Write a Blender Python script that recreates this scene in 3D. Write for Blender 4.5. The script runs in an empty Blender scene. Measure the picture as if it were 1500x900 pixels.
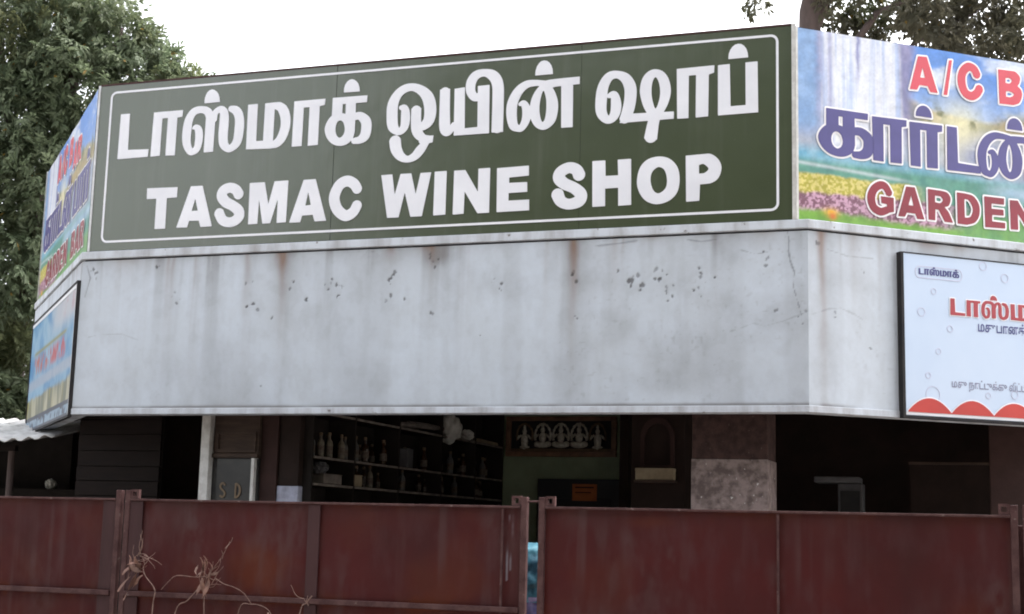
import bpy, math, random
import numpy as np
from mathutils import Vector, Matrix
from mathutils.geometry import tessellate_polygon

sc = bpy.context.scene
C = sc.collection
R = math.radians
random.seed(7)
rng = np.random.default_rng(7)

# ------------------------------------------------------------------ camera
FRONT, RIGHT, LEFT = R(-18.98), R(19.69), R(-65.30)      # headings of the three faces of the shop front
cam_d = bpy.data.cameras.new('camera')
cam = bpy.data.objects.new('camera', cam_d)
C.objects.link(cam)
cam.matrix_world = Matrix.Translation((0, 0, 1.5)) @ Matrix.Rotation(R(90 + 8.9554), 4, 'X') @ Matrix.Rotation(R(1.4588), 4, 'Z')
cam_d.sensor_width = 36
cam_d.lens = 50.4
cam_d.clip_end = 3000
sc.camera = cam

# ------------------------------------------------------------------ sky, sun, exposure (bright overcast)
SUN_EL, SUN_AZ = R(57), R(58)           # azimuth clockwise from +Y : high, over the right shoulder of the building
w = bpy.data.worlds.new('World')
sc.world = w
w.use_nodes = True
nt = w.node_tree
sky = nt.nodes.new('ShaderNodeTexSky')
sky.sky_type = 'NISHITA'
sky.sun_disc = False
sky.sun_elevation = SUN_EL
sky.sun_rotation = SUN_AZ
sky.air_density = 1.0
sky.dust_density = 6.0
sky.ozone_density = 1.0
hs = nt.nodes.new('ShaderNodeHueSaturation')
hs.inputs['Saturation'].default_value = 0.22         # cloud cover takes the blue out
bgn = nt.nodes['Background']
nt.links.new(sky.outputs[0], hs.inputs['Color'])
nt.links.new(hs.outputs[0], bgn.inputs['Color'])
bgn.inputs['Strength'].default_value = 0.15
sl = bpy.data.lights.new('sun', 'SUN')
sl.energy = 0.5
sl.angle = R(24)
sl.color = (1.0, 0.965, 0.92)
sun = bpy.data.objects.new('sun', sl)
C.objects.link(sun)
sd = Vector((math.sin(SUN_AZ) * math.cos(SUN_EL), math.cos(SUN_AZ) * math.cos(SUN_EL), math.sin(SUN_EL)))
sun.rotation_euler = sd.to_track_quat('Z', 'Y').to_euler()
sun.location = sd * 40
vs = sc.view_settings
vs.view_transform = 'Standard'
vs.look = 'None'
vs.gamma = 1.0
vs.exposure = 2.33
vs.use_curve_mapping = False
sc.cycles.max_bounces = 8
sc.cycles.diffuse_bounces = 5
sc.cycles.filter_width = 1.9

# ------------------------------------------------------------------ helpers: noise
def vnoise(x, y, seed=0):
    xi, yi = np.floor(x).astype(np.int64), np.floor(y).astype(np.int64)
    fx, fy = x - xi, y - yi
    fx, fy = fx * fx * (3 - 2 * fx), fy * fy * (3 - 2 * fy)
    def h(a, b):
        v = np.sin(a * 127.1 + b * 311.7 + seed * 74.7) * 43758.5453
        return v - np.floor(v)
    return (h(xi, yi) * (1 - fx) + h(xi + 1, yi) * fx) * (1 - fy) + (h(xi, yi + 1) * (1 - fx) + h(xi + 1, yi + 1) * fx) * fy
def fbm(x, y, seed=0, o=4):
    s, a, t = 0, .5, 0
    for k in range(o):
        s = s + a * vnoise(x * 2 ** k, y * 2 ** k, seed + k); t += a; a *= .5
    return s / t
def sstep(a, b, x):
    t = np.clip((x - a) / (b - a), 0, 1)
    return t * t * (3 - 2 * t)

# ------------------------------------------------------------------ helpers: materials
def new_mat(name):
    m = bpy.data.materials.new(name)
    m.use_nodes = True
    return m, m.node_tree.nodes, m.node_tree.links, m.node_tree.nodes['Principled BSDF']
def noise_node(n, l, scale, detail=6, stretch=(1, 1, 1), rough=.6, coord='Object'):
    tc = n.new('ShaderNodeTexCoord'); mp = n.new('ShaderNodeMapping'); no = n.new('ShaderNodeTexNoise')
    mp.inputs['Scale'].default_value = stretch
    no.inputs['Scale'].default_value = scale; no.inputs['Detail'].default_value = detail; no.inputs['Roughness'].default_value = rough
    l.new(tc.outputs[coord], mp.inputs['Vector']); l.new(mp.outputs[0], no.inputs['Vector'])
    return no
def ramp_node(n, l, src, p0, p1, c0=(0, 0, 0, 1), c1=(1, 1, 1, 1)):
    r = n.new('ShaderNodeValToRGB')
    r.color_ramp.elements[0].position = p0; r.color_ramp.elements[1].position = p1
    r.color_ramp.elements[0].color = c0; r.color_ramp.elements[1].color = c1
    l.new(src, r.inputs[0])
    return r
def mix_node(n, l, fac, a, b, mode='MIX'):
    m = n.new('ShaderNodeMix'); m.data_type = 'RGBA'; m.blend_type = mode
    for sock, v in ((m.inputs[0], fac), (m.inputs[6], a), (m.inputs[7], b)):
        if isinstance(v, (int, float)): sock.default_value = v
        elif isinstance(v, tuple): sock.default_value = v if len(v) == 4 else v + (1,)
        else: l.new(v, sock)
    return m.outputs[2]
def mat(name, c1, c2=None, rough=.6, scale=6, p=(.35, .65), bump=0., bscale=None, stretch=(1, 1, 1), metal=0., spec=.5, spots=None, detail=6):
    m, n, l, b = new_mat(name)
    c2 = c2 or tuple(v * .8 for v in c1)
    no = noise_node(n, l, scale, detail, stretch)
    col = mix_node(n, l, ramp_node(n, l, no.outputs[0], *p).outputs[0], c1, c2)
    if spots:
        s2 = noise_node(n, l, spots[1], 3)
        col = mix_node(n, l, ramp_node(n, l, s2.outputs[0], spots[2], spots[2] + .06).outputs[0], col, spots[0])
    l.new(col, b.inputs['Base Color'])
    b.inputs['Roughness'].default_value = rough; b.inputs['Metallic'].default_value = metal
    b.inputs['Specular IOR Level'].default_value = spec
    if bump:
        nb = noise_node(n, l, bscale or scale * 6, 5, stretch)
        bu = n.new('ShaderNodeBump'); bu.inputs['Strength'].default_value = bump; bu.inputs['Distance'].default_value = .01
        l.new(nb.outputs[0], bu.inputs['Height']); l.new(bu.outputs[0], b.inputs['Normal'])
    return m
def attr_mat(name, rough=.45, spec=.4, fade=.08, bump=0.):
    """flat print: the colours of a printed picture stored on the sheet, a little dust over it"""
    m, n, l, b = new_mat(name)
    at = n.new('ShaderNodeAttribute'); at.attribute_name = 'print'
    no = noise_node(n, l, 3, 8)
    col = mix_node(n, l, ramp_node(n, l, no.outputs[0], .45, .8, (0, 0, 0, 1), (fade,) * 3 + (1,)).outputs[0], at.outputs['Color'], (.4, .38, .34))
    l.new(col, b.inputs['Base Color'])
    b.inputs['Roughness'].default_value = rough; b.inputs['Specular IOR Level'].default_value = spec
    return m
def srgb(r, g, b):
    f = lambda v: (v / 255 / 12.92) if v / 255 <= .04045 else ((v / 255 + .055) / 1.055) ** 2.4
    return (f(r), f(g), f(b))

# ------------------------------------------------------------------ helpers: objects and meshes
def tag(o, label, cat, group=None):
    o['label'] = label; o['category'] = cat
    if group: o['group'] = group
    return o
def empty(name, loc, rz=0., label=None, cat=None, group=None):
    o = bpy.data.objects.new(name, None); C.objects.link(o)
    o.empty_display_size = .2
    o.location = loc; o.rotation_euler = (0, 0, rz)
    if label: tag(o, label, cat, group)
    return o
def link(name, me, m=None, parent=None, loc=None, rz=None):
    o = bpy.data.objects.new(name, me); C.objects.link(o)
    if m is not None:
        me.materials.clear(); me.materials.append(m)
    if parent: o.parent = parent
    if loc is not None: o.location = loc
    if rz is not None: o.rotation_euler = (0, 0, rz)
    return o
class MB:
    def __init__(s): s.v = []; s.f = []
    def add(s, v, f):
        k = len(s.v); s.v += [tuple(p) for p in v]; s.f += [tuple(i + k for i in q) for q in f]; return s
    def box(s, x0, x1, y0, y1, z0, z1):
        v = [(x0, y0, z0), (x1, y0, z0), (x1, y1, z0), (x0, y1, z0), (x0, y0, z1), (x1, y0, z1), (x1, y1, z1), (x0, y1, z1)]
        return s.add(v, [(0, 3, 2, 1), (4, 5, 6, 7), (0, 1, 5, 4), (1, 2, 6, 5), (2, 3, 7, 6), (3, 0, 4, 7)])
    def prism(s, poly, z0, z1):
        n = len(poly)
        v = [(x, y, z0) for x, y in poly] + [(x, y, z1) for x, y in poly]
        tri = tessellate_polygon([[Vector((x, y, 0)) for x, y in poly]])
        f = [tuple(t) for t in tri] + [tuple(i + n for i in t) for t in tri] + [(i, (i + 1) % n, (i + 1) % n + n, i + n) for i in range(n)]
        return s.add(v, f)
    def tube(s, pts, rad, seg=7, cap=True):
        pts = [Vector(p) for p in pts]; n = len(pts)
        rad = rad if hasattr(rad, '__len__') else [rad] * n
        v = []; f = []
        up = Vector((.31, .17, .93))
        for i, p in enumerate(pts):
            d = (pts[min(i + 1, n - 1)] - pts[max(i - 1, 0)]).normalized()
            a = d.cross(up)
            if a.length < .05: a = d.cross(Vector((1, 0, 0)))
            a.normalize(); b = d.cross(a)
            for k in range(seg):
                t = 2 * math.pi * k / seg
                v.append(p + (a * math.cos(t) + b * math.sin(t)) * rad[i])
        for i in range(n - 1):
            for k in range(seg):
                f.append((i * seg + k, i * seg + (k + 1) % seg, (i + 1) * seg + (k + 1) % seg, (i + 1) * seg + k))
        if cap: f += [tuple(range(seg - 1, -1, -1)), tuple((n - 1) * seg + k for k in range(seg))]
        return s.add(v, f)
    def lathe(s, prof, seg=12, cx=0, cy=0, cz=0):
        v = []; f = []
        for r_, z in prof:
            for k in range(seg):
                t = 2 * math.pi * k / seg
                v.append((cx + r_ * math.cos(t), cy + r_ * math.sin(t), cz + z))
        for i in range(len(prof) - 1):
            for k in range(seg):
                f.append((i * seg + k, i * seg + (k + 1) % seg, (i + 1) * seg + (k + 1) % seg, (i + 1) * seg + k))
        f += [tuple(range(seg - 1, -1, -1)), tuple((len(prof) - 1) * seg + k for k in range(seg))]
        return s.add(v, f)
    def mesh(s, name):
        me = bpy.data.meshes.new(name); me.from_pydata(s.v, [], s.f); me.validate(); return me
    def build(s, name, m, parent=None, loc=None, rz=None, bevel=0., smooth=False):
        me = s.mesh(name)
        if smooth:
            me.polygons.foreach_set('use_smooth', [True] * len(me.polygons))
        o = link(name, me, m, parent, loc, rz)
        if bevel:
            md = o.modifiers.new('bevel', 'BEVEL'); md.width = bevel; md.segments = 2; md.limit_method = 'ANGLE'
        return o
def sheet(name, xs, zs, ydisp=None, attrs=None, y=0.):
    """fine upright sheet in x,z facing -y; attrs: name -> (nz,nx,3) colours"""
    nx, nz = len(xs), len(zs)
    X, Z = np.meshgrid(xs, zs)
    Y = np.full_like(X, y) if ydisp is None else y + ydisp
    co = np.stack([X, Y, Z], -1).reshape(-1, 3).astype(np.float32)
    i = np.arange((nz - 1) * (nx - 1)); r_, c_ = i // (nx - 1), i % (nx - 1)
    a = r_ * nx + c_
    q = np.stack([a, a + 1, a + nx + 1, a + nx], -1).astype(np.int32)
    me = bpy.data.meshes.new(name)
    me.vertices.add(len(co)); me.vertices.foreach_set('co', co.ravel())
    me.loops.add(q.size); me.loops.foreach_set('vertex_index', q.ravel())
    me.polygons.add(len(q)); me.polygons.foreach_set('loop_start', np.arange(len(q), dtype=np.int32) * 4)
    me.update(calc_edges=True)
    me.polygons.foreach_set('use_smooth', [True] * len(q))
    for k, v in (attrs or {}).items():
        at = me.attributes.new(k, 'FLOAT_COLOR', 'POINT')
        rgba = np.ones((len(co), 4), np.float32); rgba[:, :3] = v.reshape(-1, 3)
        at.data.foreach_set('color', rgba.ravel())
    return me
def band_loop(path, off):
    """offset an open path sideways (to its right-hand, outer side) with mitred corners"""
    out = []
    n = len(path)
    for i in range(n):
        d0 = (Vector(path[i]) - Vector(path[max(i - 1, 0)])) if i else (Vector(path[1]) - Vector(path[0]))
        d1 = (Vector(path[min(i + 1, n - 1)]) - Vector(path[i])) if i < n - 1 else d0
        d0, d1 = d0.normalized(), d1.normalized()
        n0, n1 = Vector((d0.y, -d0.x)), Vector((d1.y, -d1.x))
        m_ = (n0 + n1); m_ = m_ / max(m_.length_squared, 1e-6) * 2 * off
        out.append((path[i][0] + m_.x, path[i][1] + m_.y))
    return out
def band(path, o_out, o_in, z0, z1):
    a, b = band_loop(path, o_out), band_loop(path, o_in)
    n = len(path); m = MB(); v = []
    for p, q in zip(a, b): v += [(p[0], p[1], z0), (p[0], p[1], z1), (q[0], q[1], z1), (q[0], q[1], z0)]
    f = []
    for i in range(n - 1):
        for k in range(4): f.append((i * 4 + k, (i + 1) * 4 + k, (i + 1) * 4 + (k + 1) % 4, i * 4 + (k + 1) % 4))
    f += [(0, 1, 2, 3), tuple((n - 1) * 4 + k for k in (3, 2, 1, 0))]
    return m.add(v, f)

# ------------------------------------------------------------------ helpers: lettering cut as solid shapes
def hermite(pts, closed, nsub=8, dim=2):
    """straight between corners, smooth through points flagged with a third value 1"""
    n = len(pts); out = []
    P = [np.array(p[:dim], float) for p in pts]
    sm = [dim == 3 or (len(p) > 2 and p[2] == 1) for p in pts]
    for i in range(n if closed else n - 1):
        j = (i + 1) % n
        a, b = P[i], P[j]
        if not sm[i] and not sm[j]: out.append(a); continue
        ch = b - a
        def tan(k):
            if not closed and (k == 0 or k == n - 1): return ch
            return (P[(k + 1) % n] - P[k - 1]) / 2
        ta = tan(i) if sm[i] else ch
        tb = tan(j) if sm[j] else ch
        for t in np.arange(nsub) / nsub:
            out.append((2*t**3-3*t**2+1)*a + (t**3-2*t**2+t)*ta + (-2*t**3+3*t**2)*b + (t**3-t**2)*tb)
    if not closed: out.append(P[-1])
    return np.array(out)
def glyph_field(items, cell, pad):
    prims = []; lo = np.array([1e9, 1e9]); hi = -lo
    for op, pts in items:
        if op[1] == 'P':
            q = hermite(pts, True)
            prims.append((op, q)); mn, mx = q.min(0), q.max(0)
        else:
            q = hermite(pts, False, 6, 3)
            prims.append((op, q)); mn, mx = (q[:, :2] - q[:, 2:] / 2).min(0), (q[:, :2] + q[:, 2:] / 2).max(0)
        if op[0] == '+': lo = np.minimum(lo, mn); hi = np.maximum(hi, mx)
    lo = lo - pad; hi = hi + pad
    gx = np.arange(lo[0], hi[0] + cell, cell); gy = np.arange(lo[1], hi[1] + cell, cell)
    X, Y = np.meshgrid(gx, gy)
    F = np.full(X.shape, -1e6)
    for op, q in prims:
        if op[1] == 'P':
            d = np.full(X.shape, 1e9); ins = np.zeros(X.shape, bool)
            for k in range(len(q)):
                a, b = q[k], q[(k + 1) % len(q)]
                ab = b - a; L2 = ab @ ab + 1e-9
                t = np.clip(((X - a[0]) * ab[0] + (Y - a[1]) * ab[1]) / L2, 0, 1)
                d = np.minimum(d, np.hypot(X - a[0] - t * ab[0], Y - a[1] - t * ab[1]))
                if a[1] != b[1]:
                    ins ^= ((a[1] > Y) != (b[1] > Y)) & (X < (b[0] - a[0]) * (Y - a[1]) / (b[1] - a[1]) + a[0])
            sd_ = np.where(ins, d, -d)
        else:
            sd_ = np.full(X.shape, -1e6)
            for k in range(len(q) - 1):
                a, b = q[k, :2], q[k + 1, :2]
                ab = b - a; L2 = ab @ ab + 1e-9
                t0 = ((X - a[0]) * ab[0] + (Y - a[1]) * ab[1]) / L2
                t = np.clip(t0, 0, 1)
                s_ = (q[k, 2] * (1 - t) + q[k + 1, 2] * t) / 2 - np.hypot(X - a[0] - t * ab[0], Y - a[1] - t * ab[1])
                L = math.sqrt(L2)
                if k == 0: s_ = np.minimum(s_, t0 * L)
                if k == len(q) - 2: s_ = np.minimum(s_, (1 - t0) * L)
                sd_ = np.maximum(sd_, s_)
        F = np.maximum(F, sd_) if op[0] == '+' else np.minimum(F, -sd_)
    return gx, gy, F
def contours(gx, gy, F):
    ny, nx = F.shape
    ins = F > 0
    idx = ins[:-1, :-1] * 1 + ins[:-1, 1:] * 2 + ins[1:, 1:] * 4 + ins[1:, :-1] * 8
    seg = {}
    T = {1: [(3, 0)], 2: [(0, 1)], 3: [(3, 1)], 4: [(1, 2)], 5: [(3, 2), (1, 0)], 6: [(0, 2)], 7: [(3, 2)], 8: [(2, 3)], 9: [(2, 0)], 10: [(0, 3), (2, 1)], 11: [(2, 1)], 12: [(1, 3)], 13: [(1, 0)], 14: [(0, 3)]}
    def ek(r_, c_, e):
        return (r_, c_, 0) if e == 0 else (r_, c_ + 1, 1) if e == 1 else (r_ + 1, c_, 0) if e == 2 else (r_, c_, 1)
    for r_, c_ in zip(*np.nonzero((idx > 0) & (idx < 15))):
        for a, b in T[int(idx[r_, c_])]: seg[ek(r_, c_, a)] = ek(r_, c_, b)
    def pos(k):
        r_, c_, o = k
        if o == 0:
            f0, f1 = F[r_, c_], F[r_, c_ + 1]; t = f0 / (f0 - f1)
            return (gx[c_] + t * (gx[c_ + 1] - gx[c_]), gy[r_])
        f0, f1 = F[r_, c_], F[r_ + 1, c_]; t = f0 / (f0 - f1)
        return (gx[c_], gy[r_] + t * (gy[r_ + 1] - gy[r_]))
    loops = []
    while seg:
        k = next(iter(seg)); lp = []
        while k in seg: lp.append(pos(k)); k = seg.pop(k)
        if len(lp) > 6: loops.append(lp)
    return loops
def simplify(lp, tol):
    P = np.array(lp); n = len(P)
    far = int(np.argmax(((P - P[0]) ** 2).sum(1)))
    keep = {0, far}
    st = [(0, far), (far, n)]
    while st:
        i, j = st.pop()
        if j - i < 2: continue
        a, b = P[i], P[j % n]; ab = b - a; L = math.hypot(*ab) + 1e-9
        d = np.abs((P[i+1:j, 0] - a[0]) * ab[1] - (P[i+1:j, 1] - a[1]) * ab[0]) / L
        k = int(np.argmax(d))
        if d[k] > tol: k += i + 1; keep.add(k); st += [(i, k), (k, j)]
    return [tuple(P[i]) for i in sorted(keep)]
def solid_from_loops(loops, y0, y1, name, scale=.001):
    """loops in mm (x,z) -> slab between depths y0 (front) and y1"""
    polys = [[Vector((x * scale, z * scale, 0)) for x, z in lp] for lp in loops]
    flat = [p for lp in polys for p in lp]; n = len(flat)
    start = np.cumsum([0] + [len(lp) for lp in polys])
    def inside(p, lp):
        c_ = False
        for a, b in zip(lp, lp[1:] + lp[:1]):
            if (a.y > p.y) != (b.y > p.y) and p.x < (b.x - a.x) * (p.y - a.y) / (b.y - a.y) + a.x: c_ = not c_
        return c_
    depth = [sum(inside(lp[0], q) for j, q in enumerate(polys) if j != i) for i, lp in enumerate(polys)]
    tri = []
    for i, lp in enumerate(polys):                       # every outer outline with the holes that lie in it
        if depth[i] % 2: continue
        grp = [i] + [j for j, q in enumerate(polys) if depth[j] == depth[i] + 1 and inside(q[0], lp)]
        ids = [k for j in grp for k in range(start[j], start[j + 1])]
        tri += [tuple(ids[v_] for v_ in t) for t in tessellate_polygon([polys[j] for j in grp])]
    v = [(p.x, y0, p.y) for p in flat] + [(p.x, y1, p.y) for p in flat]
    f = []
    for a, b, c_ in tri:
        A, B, D = flat[a], flat[b], flat[c_]
        f.append((a, b, c_) if (B - A).cross(D - A).z > 0 else (a, c_, b))
    k = 0
    for lp in polys:
        m_ = len(lp)
        for i in range(m_): f.append((k + i, k + (i + 1) % m_, k + (i + 1) % m_ + n, k + i + n))
        k += m_
    me = bpy.data.meshes.new(name); me.from_pydata(v, [], f); me.validate(); return me
def glyph_mesh(items, y0, y1, name, cell=4., grow=0.):
    gx, gy, F = glyph_field(items, cell, grow + 3 * cell)
    return solid_from_loops([simplify(l_, .35) for l_ in contours(gx, gy, F + grow)], y0, y1, name)
def moved(items, sx, sz, dx, dz):
    out = []
    for op, pts in items:
        q = []
        for p in pts:
            e = [p[0] * sx + dx, p[1] * sz + dz]
            if op[1] == 'S': e.append(p[2] * (sx * sz) ** .5)
            elif len(p) > 2: e.append(1)
            q.append(tuple(e))
        out.append((op, q))
    return out
def extent(items):
    P = [q for op, pts in items if op[0] == '+' for q in pts]
    return min(p[0] for p in P), min(p[1] for p in P), max(p[0] for p in P), max(p[1] for p in P)
def fit(items, x0, z0, x1, z1):
    a, b, c_, d = extent(items)
    sx, sz = (x1 - x0) / (c_ - a), (z1 - z0) / (d - b)
    return moved(items, sx, sz, x0 - a * sx, z0 - b * sz)
def dome(x0, x1, z0, h):
    m_, r_ = (x0 + x1) / 2, (x1 - x0) / 2
    return ('+P', [(m_ - r_ * math.cos(math.pi * i / 10), z0 + h * math.sin(math.pi * i / 10) ** .9) for i in range(11)])
def ring_rect(x0, z0, x1, z1, r_, wd):
    def rr(e):
        o = []
        for cx, cz, a0 in ((x1 - r_, z1 - r_, 0), (x0 + r_, z1 - r_, 90), (x0 + r_, z0 + r_, 180), (x1 - r_, z0 + r_, 270)):
            for k in range(7):
                t = R(a0 + 15 * k); o.append((cx + (r_ - e) * math.cos(t), cz + (r_ - e) * math.sin(t)))
        return o
    return [rr(0), rr(wd)]
def circle(cx, cz, r_, n=20): return [(cx + r_ * math.cos(2 * math.pi * k / n), cz + r_ * math.sin(2 * math.pi * k / n)) for k in range(n)]

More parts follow.
